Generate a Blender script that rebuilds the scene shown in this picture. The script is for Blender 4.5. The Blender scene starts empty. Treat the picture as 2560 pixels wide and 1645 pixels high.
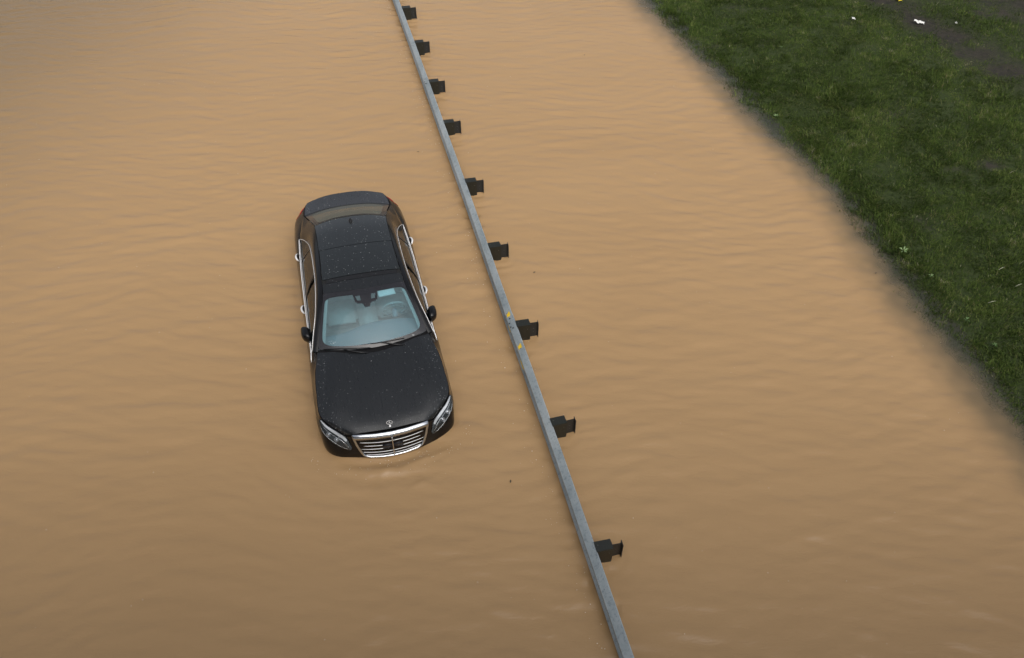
import bpy, bmesh, math, random
import numpy as np
from mathutils import Matrix, Vector
random.seed(7); rng = np.random.default_rng(7)
SC = bpy.context.scene
R = math.radians

# ------------------------------------------------------------------ camera, sky, sun, exposure
cam_data = bpy.data.cameras.new('camera'); cam = bpy.data.objects.new('camera', cam_data)
SC.collection.objects.link(cam); SC.camera = cam
cam_data.sensor_width = 36.0; cam_data.lens = 1995.94 / 2560 * 36.0
cam_data.clip_start = 0.1; cam_data.clip_end = 3000
cam.matrix_world = Matrix.Translation((0, 0, 8.768)) @ Matrix.Rotation(R(90 - 45.198), 4, 'X') @ Matrix.Rotation(0.0085, 4, 'Z')

SUN_EL, SUN_AZ = 52.0, 158.0          # azimuth measured from +Y clockwise
world = bpy.data.worlds.new('World'); SC.world = world; world.use_nodes = True
wn = world.node_tree.nodes; wl = world.node_tree.links; wn.clear()
sky = wn.new('ShaderNodeTexSky'); sky.sky_type = 'NISHITA'; sky.sun_disc = False
sky.sun_elevation = R(SUN_EL); sky.sun_rotation = R(SUN_AZ)
sky.air_density = 1.0; sky.dust_density = 6.0; sky.ozone_density = 1.0
hs = wn.new('ShaderNodeHueSaturation'); hs.inputs['Saturation'].default_value = 0.36
bg = wn.new('ShaderNodeBackground'); bg.inputs['Strength'].default_value = 0.128
wo = wn.new('ShaderNodeOutputWorld')
wl.new(sky.outputs[0], hs.inputs['Color']); wl.new(hs.outputs[0], bg.inputs['Color']); wl.new(bg.outputs[0], wo.inputs['Surface'])

sd = bpy.data.lights.new('sun', 'SUN'); sd.energy = 1.25; sd.angle = R(75); sd.color = (1.0, 0.97, 0.92)
sun = bpy.data.objects.new('sun', sd); SC.collection.objects.link(sun)
sdir = Vector((math.cos(R(SUN_EL)) * math.sin(R(SUN_AZ)), math.cos(R(SUN_EL)) * math.cos(R(SUN_AZ)), math.sin(R(SUN_EL))))
sun.rotation_euler = sdir.to_track_quat('Z', 'Y').to_euler(); sun.location = (0, -5, 30)

vs = SC.view_settings
SC.display_settings.display_device = 'sRGB'
vs.view_transform = 'Standard'; vs.look = 'None'; vs.gamma = 1.0; vs.use_curve_mapping = False
vs.exposure = 0.24
SC.cycles.max_bounces = 8; SC.cycles.transparent_max_bounces = 12

# ------------------------------------------------------------------ generic helpers
def mesh_obj(name, verts, faces, mat=None, parent=None, smooth=True):
    me = bpy.data.meshes.new(name)
    me.from_pydata([tuple(map(float, v)) for v in verts], [], [tuple(f) for f in faces])
    me.validate(); me.update()
    if smooth: me.shade_smooth()
    if mat: me.materials.append(mat)
    o = bpy.data.objects.new(name, me); SC.collection.objects.link(o)
    if parent: o.parent = parent
    return o

def grid_mesh(name, co, faces, mat, smooth=True):
    """big mesh from numpy arrays (all quads or all tris)"""
    me = bpy.data.meshes.new(name); n = faces.shape[1]
    me.vertices.add(len(co)); me.vertices.foreach_set('co', co.astype(np.float32).ravel())
    me.loops.add(faces.size); me.loops.foreach_set('vertex_index', faces.astype(np.int32).ravel())
    me.polygons.add(len(faces)); me.polygons.foreach_set('loop_start', (np.arange(len(faces)) * n).astype(np.int32))
    me.update(calc_edges=True)
    if smooth: me.shade_smooth()
    me.materials.append(mat)
    o = bpy.data.objects.new(name, me); SC.collection.objects.link(o)
    return o

def tag(o, label=None, cat=None, group=None, kind=None):
    if label: o['label'] = label
    if cat: o['category'] = cat
    if group: o['group'] = group
    if kind: o['kind'] = kind
    return o

def empty(name, loc=(0, 0, 0), rz=0, parent=None):
    o = bpy.data.objects.new(name, None); SC.collection.objects.link(o)
    o.empty_display_size = 0.1; o.location = loc; o.rotation_euler = (0, 0, rz)
    if parent: o.parent = parent
    return o

class MB:
    def __init__(s): s.v = []; s.f = []
    def add(s, v, f):
        b = len(s.v); s.v += [tuple(x) for x in v]; s.f += [tuple(i + b for i in q) for q in f]; return s
    def box(s, c, size, rot=None, bev=0.0):
        bm = bmesh.new(); bmesh.ops.create_cube(bm, size=1.0)
        for v in bm.verts: v.co = Vector((v.co.x * size[0], v.co.y * size[1], v.co.z * size[2]))
        if bev: bmesh.ops.bevel(bm, geom=bm.edges[:], offset=bev, segments=2, affect='EDGES')
        m = Matrix.Translation(c) @ (rot if rot else Matrix.Identity(4))
        bm.verts.index_update()
        s.add([m @ v.co for v in bm.verts], [[v.index for v in f.verts] for f in bm.faces]); bm.free(); return s
    def tube(s, pts, r, n=8, closed=False, flat=1.0, caps=True):
        pts = [Vector(p) for p in pts]; N = len(pts)
        rs = r if isinstance(r, (list, tuple)) else [r] * N
        vs_, fs = [], []; prev = None
        for i, p in enumerate(pts):
            a = pts[(i - 1) % N] if (closed or i > 0) else p
            b = pts[(i + 1) % N] if (closed or i < N - 1) else p
            t = (b - a).normalized()
            up = Vector((0, 0, 1)) if abs(t.z) < 0.95 else Vector((1, 0, 0))
            sx = t.cross(up).normalized(); sy = sx.cross(t)
            for k in range(n):
                an = 2 * math.pi * k / n
                vs_.append(p + sx * math.cos(an) * rs[i] + sy * math.sin(an) * rs[i] * flat)
        for i in range(N if closed else N - 1):
            j = (i + 1) % N
            for k in range(n):
                fs.append((i * n + k, i * n + (k + 1) % n, j * n + (k + 1) % n, j * n + k))
        if not closed and caps:
            fs.append(tuple(range(n))[::-1]); fs.append(tuple((N - 1) * n + k for k in range(n)))
        return s.add(vs_, fs)
    def lathe(s, prof, M=Matrix.Identity(4), n=24):
        vs_ = [M @ Vector((r * math.cos(2 * math.pi * k / n), r * math.sin(2 * math.pi * k / n), z)) for r, z in prof for k in range(n)]
        fs = [(i * n + k, i * n + (k + 1) % n, (i + 1) * n + (k + 1) % n, (i + 1) * n + k) for i in range(len(prof) - 1) for k in range(n)]
        return s.add(vs_, fs)
    def build(s, name, mat, parent=None, smooth=True, auto=None):
        o = mesh_obj(name, s.v, s.f, mat, parent, smooth)
        if auto is not None: o.data.set_sharp_from_angle(angle=R(auto))
        return o

# ------------------------------------------------------------------ material helpers
class NT:
    def __init__(s, name):
        s.m = bpy.data.materials.new(name); s.m.use_nodes = True
        s.n = s.m.node_tree.nodes; s.l = s.m.node_tree.links
        s.b = s.n['Principled BSDF']; s.out = s.n['Material Output']
    def node(s, t, **kw):
        nd = s.n.new(t)
        for k, v in kw.items():
            if k in nd.inputs.keys(): nd.inputs[k].default_value = v
            else: setattr(nd, k, v)
        return nd
    def link(s, a, b): s.l.new(a, b)
    def coord(s, kind='Object'): return s.node('ShaderNodeTexCoord').outputs[kind]
    def geo(s): return s.node('ShaderNodeNewGeometry').outputs['Position']
    def map(s, vec, scale=(1, 1, 1), rot=(0, 0, 0)):
        m = s.node('ShaderNodeMapping'); m.inputs['Scale'].default_value = scale; m.inputs['Rotation'].default_value = rot
        s.link(vec, m.inputs['Vector']); return m.outputs[0]
    def noise(s, vec, scale, detail=4, rough=0.55, dist=0.0):
        n = s.node('ShaderNodeTexNoise'); n.inputs['Scale'].default_value = scale; n.inputs['Detail'].default_value = detail
        n.inputs['Roughness'].default_value = rough; n.inputs['Distortion'].default_value = dist
        s.link(vec, n.inputs['Vector']); return n.outputs['Fac']
    def ramp(s, fac, stops):
        r = s.node('ShaderNodeValToRGB'); e = r.color_ramp.elements
        while len(e) < len(stops): e.new(0.5)
        for i, (p, c) in enumerate(stops):
            e[i].position = p; e[i].color = (*c, 1) if len(c) == 3 else c
        s.link(fac, r.inputs[0]); return r.outputs[0]
    def mix(s, fac, a, b, bt='MIX'):
        m = s.node('ShaderNodeMix', data_type='RGBA', blend_type=bt)
        for sock, v in ((m.inputs[0], fac), (m.inputs[6], a), (m.inputs[7], b)):
            if hasattr(v, 'links'): s.link(v, sock)
            elif isinstance(v, tuple): sock.default_value = (*v, 1)
            else: sock.default_value = v
        return m.outputs[2]
    def math(s, op, a, b=0.0, clamp=False):
        m = s.node('ShaderNodeMath', operation=op); m.use_clamp = clamp
        for sock, v in ((m.inputs[0], a), (m.inputs[1], b)):
            if hasattr(v, 'links'): s.link(v, sock)
            else: sock.default_value = v
        return m.outputs[0]
    def bump(s, h, strength=0.3, dist=0.01, normal=None):
        b = s.node('ShaderNodeBump'); b.inputs['Strength'].default_value = strength; b.inputs['Distance'].default_value = dist
        s.link(h, b.inputs['Height'])
        if normal: s.link(normal, b.inputs['Normal'])
        return b.outputs[0]

def basic(name, col, rough=0.5, metal=0.0, coat=0.0, var=0.12, scale=30, bump=0.0, spec=0.5):
    t = NT(name); v = t.coord()
    n = t.noise(v, scale, 4)
    dark = tuple(c * (1 - var) for c in col); lite = tuple(min(1, c * (1 + var)) for c in col)
    t.link(t.ramp(n, [(0.3, dark), (0.7, lite)]), t.b.inputs['Base Color'])
    t.b.inputs['Roughness'].default_value = rough; t.b.inputs['Metallic'].default_value = metal
    t.b.inputs['Coat Weight'].default_value = coat; t.b.inputs['Coat Roughness'].default_value = 0.04
    t.b.inputs['Specular IOR Level'].default_value = spec
    if bump: t.link(t.bump(n, bump, 0.004), t.b.inputs['Normal'])
    return t.m

def wet_paint(name, col, rough=0.32, drop_glints=True, coat=0.25, spec=0.5):
    """black car paint, rain-wet: beads as fine bumps, scattered pale specks painted in as raindrop glints"""
    t = NT(name); v = t.coord()
    vo = t.node('ShaderNodeTexVoronoi', feature='F1'); vo.inputs['Scale'].default_value = 55; t.link(v, vo.inputs['Vector'])
    bead = t.ramp(vo.outputs['Distance'], [(0.0, (1, 1, 1)), (0.42, (0, 0, 0))])
    film = t.noise(t.map(v, (1, 2.2, 1)), 34, 5, 0.7)
    streak = t.noise(t.map(v, (1.0, 9, 2)), 5, 4, 0.6)
    base = t.ramp(film, [(0.35, tuple(c * 0.8 for c in col)), (0.75, tuple(c * 1.5 for c in col))])
    if drop_glints:
        v2 = t.node('ShaderNodeTexVoronoi', feature='F1'); v2.inputs['Scale'].default_value = 17; v2.inputs['Randomness'].default_value = 1
        t.link(v, v2.inputs['Vector'])
        spot = t.ramp(v2.outputs['Distance'], [(0.0, (1, 1, 1)), (0.05, (1, 1, 1)), (0.085, (0, 0, 0))])
        v3 = t.node('ShaderNodeSeparateColor'); t.link(v2.outputs['Color'], v3.inputs[0])
        pick = t.math('GREATER_THAN', v3.outputs[0], 0.72)
        fac = t.math('MULTIPLY', spot, pick)
        base = t.mix(fac, base, (0.12, 0.115, 0.10))  # pale specks in the base colour stand in for glinting raindrops
    t.link(base, t.b.inputs['Base Color'])
    rr = t.math('MULTIPLY_ADD', streak, 0.25); t.n[-1].inputs[2].default_value = rough - 0.12 if False else rough - 0.12
    t.link(rr, t.b.inputs['Roughness'])
    h = t.math('ADD', t.math('MULTIPLY', bead, 0.7), t.math('MULTIPLY', film, 0.6))
    t.link(t.bump(h, 0.35, 0.004), t.b.inputs['Normal'])
    t.b.inputs['Specular IOR Level'].default_value = spec; t.b.inputs['Coat Weight'].default_value = coat; t.b.inputs['Coat Roughness'].default_value = 0.08
    return t.m

def glass_mat(name, tint, tr=1.0, rough=0.03, ior=1.5, dirt_haze=0.06, film=(0.30, 0.43, 0.47)):
    """thin window pane: tinted see-through plus Fresnel reflection, a little rain film and a painted reflection haze"""
    t = NT(name); t.n.remove(t.b); v = t.coord()
    tb = t.node('ShaderNodeBsdfTransparent'); tb.inputs[0].default_value = (*tint, 1)
    gl = t.node('ShaderNodeBsdfGlossy'); gl.inputs['Roughness'].default_value = rough
    fr = t.node('ShaderNodeFresnel'); fr.inputs[0].default_value = ior
    filmn = t.noise(v, 45, 4, 0.7)
    bp = t.bump(filmn, 0.05, 0.003); t.link(bp, gl.inputs['Normal'])
    ms = t.node('ShaderNodeMixShader'); t.link(fr.outputs[0], ms.inputs[0]); t.link(tb.outputs[0], ms.inputs[1]); t.link(gl.outputs[0], ms.inputs[2])
    df = t.node('ShaderNodeBsdfDiffuse'); df.inputs[0].default_value = (*film, 1)  # pale diffuse veil imitating sky and water reflected in the panes
    m2 = t.node('ShaderNodeMixShader'); t.link(t.ramp(filmn, [(0.3, (dirt_haze * .8,) * 3), (0.75, (dirt_haze,) * 3)]), m2.inputs[0])
    t.link(ms.outputs[0], m2.inputs[1]); t.link(df.outputs[0], m2.inputs[2]); t.link(m2.outputs[0], t.out.inputs['Surface'])
    return t.m

M = {}
M['paint'] = wet_paint('black_wet_paint', (0.0085, 0.0098, 0.0112), 0.30)
M['paint_side'] = wet_paint('black_gloss_paint', (0.004, 0.004, 0.0045), 0.16, coat=0.0, spec=0.38)
M['under'] = basic('black_inner', (0.004, 0.004, 0.004), 0.7)
M['black'] = basic('black_trim', (0.008, 0.008, 0.009), 0.35, bump=0.1)
M['scuttle'] = basic('scuttle_plastic', (0.006, 0.006, 0.007), 0.7, spec=0.15)
M['frit'] = basic('windscreen_band', (0.012, 0.012, 0.015), 0.22, coat=0.3)
M['paint_lid_sheen'] = wet_paint('black_lid_sky_sheen', (0.016, 0.017, 0.019), 0.30, coat=0.8)  # boot lid paint, base colour lifted to imitate its sky sheen
M['roofglass'] = wet_paint('roof_glass', (0.010, 0.0125, 0.0135), 0.22, coat=0.5)
M['chrome'] = basic('chrome', (0.78, 0.79, 0.80), 0.08, 1.0, var=0.03)
M['chrome_wet'] = basic('chrome_wet', (0.52, 0.54, 0.57), 0.18, 1.0, var=0.12, scale=120, bump=0.25)
M['silver'] = basic('silver', (0.55, 0.56, 0.58), 0.25, 0.9, scale=60)
M['chrome_sky_lit'] = basic('sky_lit_chrome', (0.9, 0.9, 0.9), 0.25, 0.35, var=0.03)  # chrome with the bright sky reflection painted in as pale diffuse
M['lampdark'] = basic('lamp_housing', (0.10, 0.105, 0.11), 0.25, 0.7, scale=80)
M['red'] = basic('tail_red', (0.30, 0.012, 0.01), 0.12, coat=0.8)
M['ws'] = glass_mat('windscreen_glass', (0.46, 0.69, 0.77), dirt_haze=0.24)
M['sideglass'] = glass_mat('side_glass', (0.25, 0.26, 0.24), dirt_haze=0.02)
M['rearglass'] = glass_mat('rear_glass', (0.40, 0.41, 0.38), dirt_haze=0.42, film=(0.25, 0.245, 0.20))
M['clear'] = glass_mat('clear_cover', (0.88, 0.9, 0.92), dirt_haze=0.02)
M['leather'] = basic('pale_leather', (0.50, 0.49, 0.45), 0.6, scale=14, var=.05)
M['carpet'] = basic('pale_carpet', (0.50, 0.49, 0.45), 0.9, scale=90)
M['dash'] = basic('dash_leather', (0.24, 0.31, 0.34), 0.8, scale=40, var=.04)
M['visor'] = basic('visor_cloth', (0.92, 0.90, 0.84), 0.8, var=.02)
M['headliner'] = basic('headliner_cloth', (0.6, 0.59, 0.55), 0.9)
M['tyre'] = basic('tyre_rubber', (0.02, 0.02, 0.02), 0.8)
M['mirror'] = basic('mirror_glass', (0.85, 0.86, 0.88), 0.03, 1.0, var=0.01)
M['white'] = basic('white_print', (0.7, 0.72, 0.72), 0.6)

# ------------------------------------------------------------------ shoreline
SHORE = np.array([(2.2, 30.0), (3.1, 24.0), (3.81, 20.93), (4.23, 19.54), (4.67, 18.05), (5.15, 16.61), (5.44, 15.32), (5.69, 14.47), (6.14, 13.54),
                  (6.39, 12.67), (6.55, 11.61), (6.68, 10.65), (6.81, 9.57), (6.98, 8.61), (7.15, 8.08), (7.3, 7.3), (7.75, 5.5), (8.0, 3.0), (8.2, 0.0), (8.4, -30)])
SHORE = SHORE[::-1]
def vnoise(x, y, sc, seed=0):
    """smooth value noise"""
    r = np.random.default_rng(1000 + seed); T = r.random((64, 64))
    X = x * sc; Y = y * sc; xi = np.floor(X).astype(int); yi = np.floor(Y).astype(int)
    fx = X - xi; fy = Y - yi; fx = fx * fx * (3 - 2 * fx); fy = fy * fy * (3 - 2 * fy)
    a = T[xi % 64, yi % 64]; b = T[(xi + 1) % 64, yi % 64]; c = T[xi % 64, (yi + 1) % 64]; d = T[(xi + 1) % 64, (yi + 1) % 64]
    return (a * (1 - fx) + b * fx) * (1 - fy) + (c * (1 - fx) + d * fx) * fy
def shore_d(x, y):
    """roughly perpendicular distance inland of the waterline (negative over water)"""
    xs = np.interp(y, SHORE[:, 1], SHORE[:, 0])
    xs2 = np.interp(y + 0.5, SHORE[:, 1], SHORE[:, 0]); sl = (xs2 - xs) / 0.5
    return (x - xs) / np.sqrt(1 + sl * sl)
def bank_h(x, y):
    d = shore_d(x, y)
    z = np.where(d > 0, 0.10 * d - 0.0022 * np.minimum(d, 12) ** 2, 0.095 * d)
    z = np.clip(z, -0.9, 1.6)
    near = np.exp(-np.abs(d) / 6)
    inl = np.clip((d + 0.1) / 0.8, 0.12, 1)
    z = z + inl * (vnoise(x, y, 0.9, 1) - 0.5) * 0.035 + inl * (vnoise(x, y, 2.7, 2) - 0.5) * 0.020 + (vnoise(x, y, 7.0, 3) - 0.5) * 0.012
    return z

# ------------------------------------------------------------------ ground sheet (submerged road, bank, land to the horizon)
def soil_mat():
    t = NT('wet_soil'); v = t.geo()
    n1 = t.noise(v, 0.55, 5, 0.6, 0.3); n2 = t.noise(v, 9, 5, 0.7); n3 = t.noise(v, 60, 3, 0.7)
    base = t.ramp(n2, [(0.3, (0.020, 0.030, 0.009)), (0.55, (0.032, 0.046, 0.013)), (0.8, (0.052, 0.054, 0.022))])
    at = t.node('ShaderNodeAttribute', attribute_name='mud').outputs['Fac']
    mud = t.ramp(n2, [(0.35, (0.017, 0.016, 0.014)), (0.7, (0.045, 0.038, 0.028))])
    col = t.mix(at, base, mud)
    t.link(col, t.b.inputs['Base Color']); t.b.inputs['Roughness'].default_value = 0.75; t.b.inputs['Specular IOR Level'].default_value = 0.2
    t.link(t.bump(t.math('ADD', n2, t.math('MULTIPLY', n3, 0.4)), 0.6, 0.03), t.b.inputs['Normal'])
    return t.m
def mud_mask(x, y):
    # trampled dark earth: a band across the far top-right and a few bare spots
    u = (x - 9.75) * 0.925 + (y - 18.2) * 0.38 + (vnoise(x, y, 0.8, 13) - .5) * 0.6
    far = np.clip((y - 14.6) / 1.5, 0, 1)
    m = np.exp(-((u - 0.15) / 0.55) ** 2) * far * (0.45 + 0.9 * vnoise(x, y, 2.4, 11))
    m = m + np.clip((u - 0.6) / 1.2, 0, 1) * far * (0.15 + 0.7 * vnoise(x, y, 1.9, 12) * vnoise(x, y, 5.1, 14) * 1.6)
    m = m + np.exp(-((u - 2.5) / 0.5) ** 2) * far * 0.6
    for (a, b, r) in ((5.75, 20.9, .35), (5.6, 20.1, .28), (8.1, 18.9, .22), (9.0, 13.0, .25), (8.5, 12.9, .15), (8.6, 9.3, .22), (7.35, 11.3, .25), (7.9, 14.9, .35)):
        m = m + 0.45 * (0.4 + vnoise(x, y, 5, 7)) * np.exp(-((x - a) ** 2 + (y - b) ** 2) / (r * r))
    m = m + np.clip(vnoise(x, y, 1.7, 5) * vnoise(x, y, 4.1, 6) - 0.58, 0, 1) * 2.5
    return np.clip(m, 0, 1)
xs = np.concatenate([[-900, -300, -120, -50, -20], np.arange(-8, 3, 1.0), np.arange(3.0, 17.0, 0.09), [17.5, 19, 22, 28, 40, 80, 200, 500, 900]])
ys = np.concatenate([[-900, -300, -100, -40, -15], np.arange(-5, 4, 1.0), np.arange(4.0, 24.5, 0.09), [25, 26, 28, 32, 40, 70, 150, 400, 900]])
GX, GY = np.meshgrid(xs, ys)
GZ = bank_h(GX, GY)
co = np.stack([GX, GY, GZ], -1).reshape(-1, 3)
def quads(ny, nx):
    i = np.arange((ny - 1) * (nx - 1)); r, c = i // (nx - 1), i % (nx - 1); a = r * nx + c
    return np.stack([a, a + 1, a + nx + 1, a + nx], 1)
ground = grid_mesh('ground', co, quads(len(ys), len(xs)), soil_mat())
a = ground.data.attributes.new('mud', 'FLOAT', 'POINT'); a.data.foreach_set('value', mud_mask(GX, GY).astype(np.float32).ravel())
tag(ground, kind='structure')

# ------------------------------------------------------------------ car pose and rail line (needed by the water too)
CX, CY, CYAW, SINK = -1.7932, 7.1982, -1.3049, 0.4318
_o = Matrix.Translation((-1.6, 0, 0.5))
CARM = Matrix.Translation((CX, CY, -SINK)) @ Matrix.Rotation(CYAW, 4, 'Z') @ _o @ Matrix.Rotation(R(-0.727), 4, 'X') @ Matrix.Rotation(R(0.035), 4, 'Y') @ _o.inverted()
def to_car(x, y):
    c, s = math.cos(CYAW), math.sin(CYAW); dx, dy = x - CX, y - CY
    return c * dx + s * dy, -s * dx + c * dy
RA = -1.3198; RD = np.array([math.cos(RA), math.sin(RA)]); RN = np.array([-RD[1], RD[0]]); R0 = np.array([-0.896, 12.2352]) * 1.0051
SP = 1.905 * 1.0051
def rail_pt(t, off=0.0, z=0.0):
    c = -0.0311 * 0.01 * t * t + off
    p = R0 + RD * t + RN * c
    return (p[0], p[1], z)
def rail_td(x, y):
    dx, dy = x - R0[0], y - R0[1]
    t = dx * RD[0] + dy * RD[1]; return t, dx * RN[0] + dy * RN[1] + 0.000311 * t * t

# ------------------------------------------------------------------ water
def water_mat():
    t = NT('muddy_water'); v = t.geo()
    # silt drifts: clouds of paler and browner silt, stretched along the flow
    s1 = t.noise(t.map(v, (0.35, 0.6, 1), (0, 0, 0.25)), 0.55, 4, 0.55, 0.6)
    s2 = t.noise(t.map(v, (0.5, 1.6, 1), (0, 0, 0.2)), 1.6, 5, 0.6, 0.8)
    s3 = t.noise(v, 160, 2, 0.6)
    c1 = t.ramp(s1, [(0.30, (0.348, 0.221, 0.109)), (0.70, (0.380, 0.244, 0.122))])
    c2 = t.mix(t.math('MULTIPLY', s2, 0.25), c1, (0.405, 0.268, 0.134))
    vig = t.node('ShaderNodeAttribute', attribute_name='vignette').outputs['Fac']
    c2 = t.mix(vig, (0.205, 0.138, 0.069), c2)  # painted vignette: base colour darkens toward the left side
    dep0 = t.node('ShaderNodeAttribute', attribute_name='silt').outputs['Fac']
    c2 = t.mix(t.ramp(dep0, [(0.34, (0, 0, 0)), (0.95, (1, 1, 1))]), (0.118, 0.120, 0.088), c2)
    c3 = t.mix(t.math('MULTIPLY', s3, 0.10), c2, (0.2, 0.12, 0.06))
    t.link(c3, t.b.inputs['Base Color'])
    t.b.inputs['Roughness'].default_value = 0.12; t.b.inputs['IOR'].default_value = 1.333
    t.b.inputs['Specular IOR Level'].default_value = 0.5
    rip = t.noise(t.map(v, (1.0, 2.6, 1), (0, 0, 0.12)), 6.5, 5, 0.6, 0.5)
    fine = t.noise(v, 30, 2, 0.5, 0.0)
    hh = t.math('ADD', rip, t.math('MULTIPLY', fine, 0.08))
    bn = t.bump(hh, 0.5, 0.012); t.link(bn, t.b.inputs['Normal'])
    # where it is only centimetres deep the silt does not hide the drowned grass
    tb = t.node('ShaderNodeBsdfTransparent'); tb.inputs[0].default_value = (0.62, 0.62, 0.56, 1)
    gl = t.node('ShaderNodeBsdfGlossy'); gl.inputs['Roughness'].default_value = 0.08; t.link(bn, gl.inputs['Normal'])
    fr = t.node('ShaderNodeFresnel'); fr.inputs[0].default_value = 1.333; t.link(bn, fr.inputs['Normal'])
    m1 = t.node('ShaderNodeMixShader'); t.link(fr.outputs[0], m1.inputs[0]); t.link(tb.outputs[0], m1.inputs[1]); t.link(gl.outputs[0], m1.inputs[2])
    dep = t.node('ShaderNodeAttribute', attribute_name='silt').outputs['Fac']
    m2 = t.node('ShaderNodeMixShader'); t.link(dep, m2.inputs[0]); t.link(m1.outputs[0], m2.inputs[1]); t.link(t.b.outputs[0], m2.inputs[2])
    t.link(m2.outputs[0], t.out.inputs['Surface'])
    return t.m

FX = 0.036
xs = np.concatenate([[-1200, -400, -150, -70, -40, -28, -22, -19, -17], np.arange(-15.5, 9.2, FX), [9.6, 10.5, 12, 16, 30, 80, 300, 1200]])
ys = np.concatenate([[-1200, -300, -80, -30, -12, -5, -1, 1.0, 2.0], np.arange(2.6, 22.6, FX), [23, 24, 26, 30, 40, 70, 200, 1200]])
GX, GY = np.meshgrid(xs, ys)
wr = np.random.default_rng(21)
H = np.zeros_like(GX)
ampmod = 0.70 + 0.6 * vnoise(GX, GY, 0.33, 31)
wx = GX + 0.35 * (vnoise(GX, GY, 0.45, 33) - .5) * 2; wy = GY + 0.30 * (vnoise(GX, GY, 0.5, 34) - .5) * 2
for k in range(70):
    lam = 0.12 * (4.2 ** (wr.random() ** 1.3)); th = math.pi / 2 + wr.normal() * 0.27 - 0.02
    kk = 2 * math.pi / lam
    H += 0.0031 * lam * np.sin(kk * (wx * math.cos(th) + wy * math.sin(th)) + wr.random() * 6.28) * (0.5 + 1.0 * vnoise(GX + k * 3.1, GY, 0.8, 40 + k % 9))
H *= ampmod * 0.95
for k in range(16):
    lam = 0.55 + 1.1 * wr.random(); th = math.pi / 2 + wr.normal() * 0.5; kk = 2 * math.pi / lam
    H += 0.0013 * lam * np.sin(kk * (wx * math.cos(th) + wy * math.sin(th)) + wr.random() * 6.28) * vnoise(GX + k * 2.3, GY, 0.5, 140 + k % 9) * (1.3 - 0.5 * np.clip((GY - 5) / 12, 0, 1))
# steepen crests a little
H = 0.016 * np.tanh(H / 0.016); H = H + 14.0 * H * np.abs(H)
# chop along the traffic face of the guard rail, where the current meets it
T, D = rail_td(GX, GY)
near = np.exp(-np.clip(-D - 0.05, 0, 9) / 0.30) * (D < 0.1) * (0.3 + 1.2 * vnoise(T, D, 1.4, 51))
chop = (vnoise(GX, GY, 7, 52) - .5) * 0.030 + (vnoise(GX, GY, 14, 53) - .5) * 0.018
H += near * (chop * 1.5 + 0.010 * np.sin(T * 21 + 5 * vnoise(T, D, 2, 55)) * (vnoise(T, D, 1.8, 54) - .3))
for k in range(-4, 6):
    tt = k * SP if k != -1 else -1.108 * SP
    px, py, _ = rail_pt(tt + 0.08, 0.2)
    rr = np.hypot(GX - px, (GY - py) * 1.0)
    H += 0.006 * np.sin(rr * 40 + k) * np.exp(-rr / 0.32)
# backwash arcs in front of the bumper
U, V = to_car(GX, GY)
for (c, am, w, v0, s0) in ((1.16, 0.034, 0.055, 0.10, 0.55), (1.03, -0.020, 0.05, -0.1, 0.5), (1.30, -0.016, 0.06, -.25, .35), (1.44, 0.022, 0.05, 0.25, 0.32), (1.85, 0.016, 0.045, 0.05, 0.28)):
    front = c - 0.30 * V ** 2 + 0.10 * (vnoise(GX, GY, 2.4, 61) - .5)
    H += am * np.exp(-((U - front) / w) ** 2) * np.exp(-((V - v0) / s0) ** 2)
hull = np.maximum(np.abs(V) - 0.93, np.maximum(U - 0.88 + 0.35 * V ** 2, -4.3 + 0.2 * V ** 2 - U))
H += np.exp(-np.clip(hull, 0, 9) / 0.16) * ((vnoise(GX, GY, 6, 62) - .5) * 0.030 + 0.005 * np.sin(hull * 48))
zone = np.exp(-((U - 1.22 + .25 * V ** 2) / 0.26) ** 2) * np.exp(-((V - .1) / 0.65) ** 2)
H += 0.7 * zone * ((vnoise(GX, GY * 1.6, 6, 63) - .5) * 0.045 + (vnoise(GX, GY * 1.6, 13, 64) - .5) * 0.022)
H -= 0.016 * np.exp(-np.clip(hull, 0, 9) / 0.25)
H = np.clip(H, -0.05, 0.05)
sd_ = shore_d(GX, GY)
H *= np.clip(-sd_ / 1.2, 0.06, 1)
H *= np.clip((GY - 1) / 2, 0, 1) * np.clip((40 - GY) / 12, 0, 1) * np.clip((GX + 17) / 1.5, 0, 1)
co = np.stack([GX, GY, H], -1).reshape(-1, 3)
F = quads(len(ys), len(xs))
# no water sheet inside the dry cabin
cxm = GX.reshape(-1)[F].mean(1); cym = GY.reshape(-1)[F].mean(1); u_, v_ = to_car(cxm, cym)
keep = ~((np.abs(v_) < 0.80) & (u_ > -3.9) & (u_ < 0.45))
water = grid_mesh('water', co, F[keep], water_mat())
gz = bank_h(GX, GY)
depth = -gz + 0.012 * (vnoise(GX, GY, 3, 71) - .5)
silt = np.clip((depth - 0.015) / 0.110, 0, 1); silt = 0.22 + 0.78 * (1 - (1 - silt) ** 1.7)
silt = np.where(sd_ < -2.5, 1, silt)
vig = np.clip((GX + 13.5 + (GY - 20) * -0.25 + 1.0 * (vnoise(GX, GY, 0.3, 81) - .5)) / 9.0, 0, 1)  # lens corner darkening put into the water colour, strongest at far left
vig = vig * vig * (3 - 2 * vig)
for nm, arr in (('silt', silt), ('vignette', vig)):
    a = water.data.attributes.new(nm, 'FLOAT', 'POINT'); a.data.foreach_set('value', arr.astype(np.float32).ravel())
tag(water, kind='structure')

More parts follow.
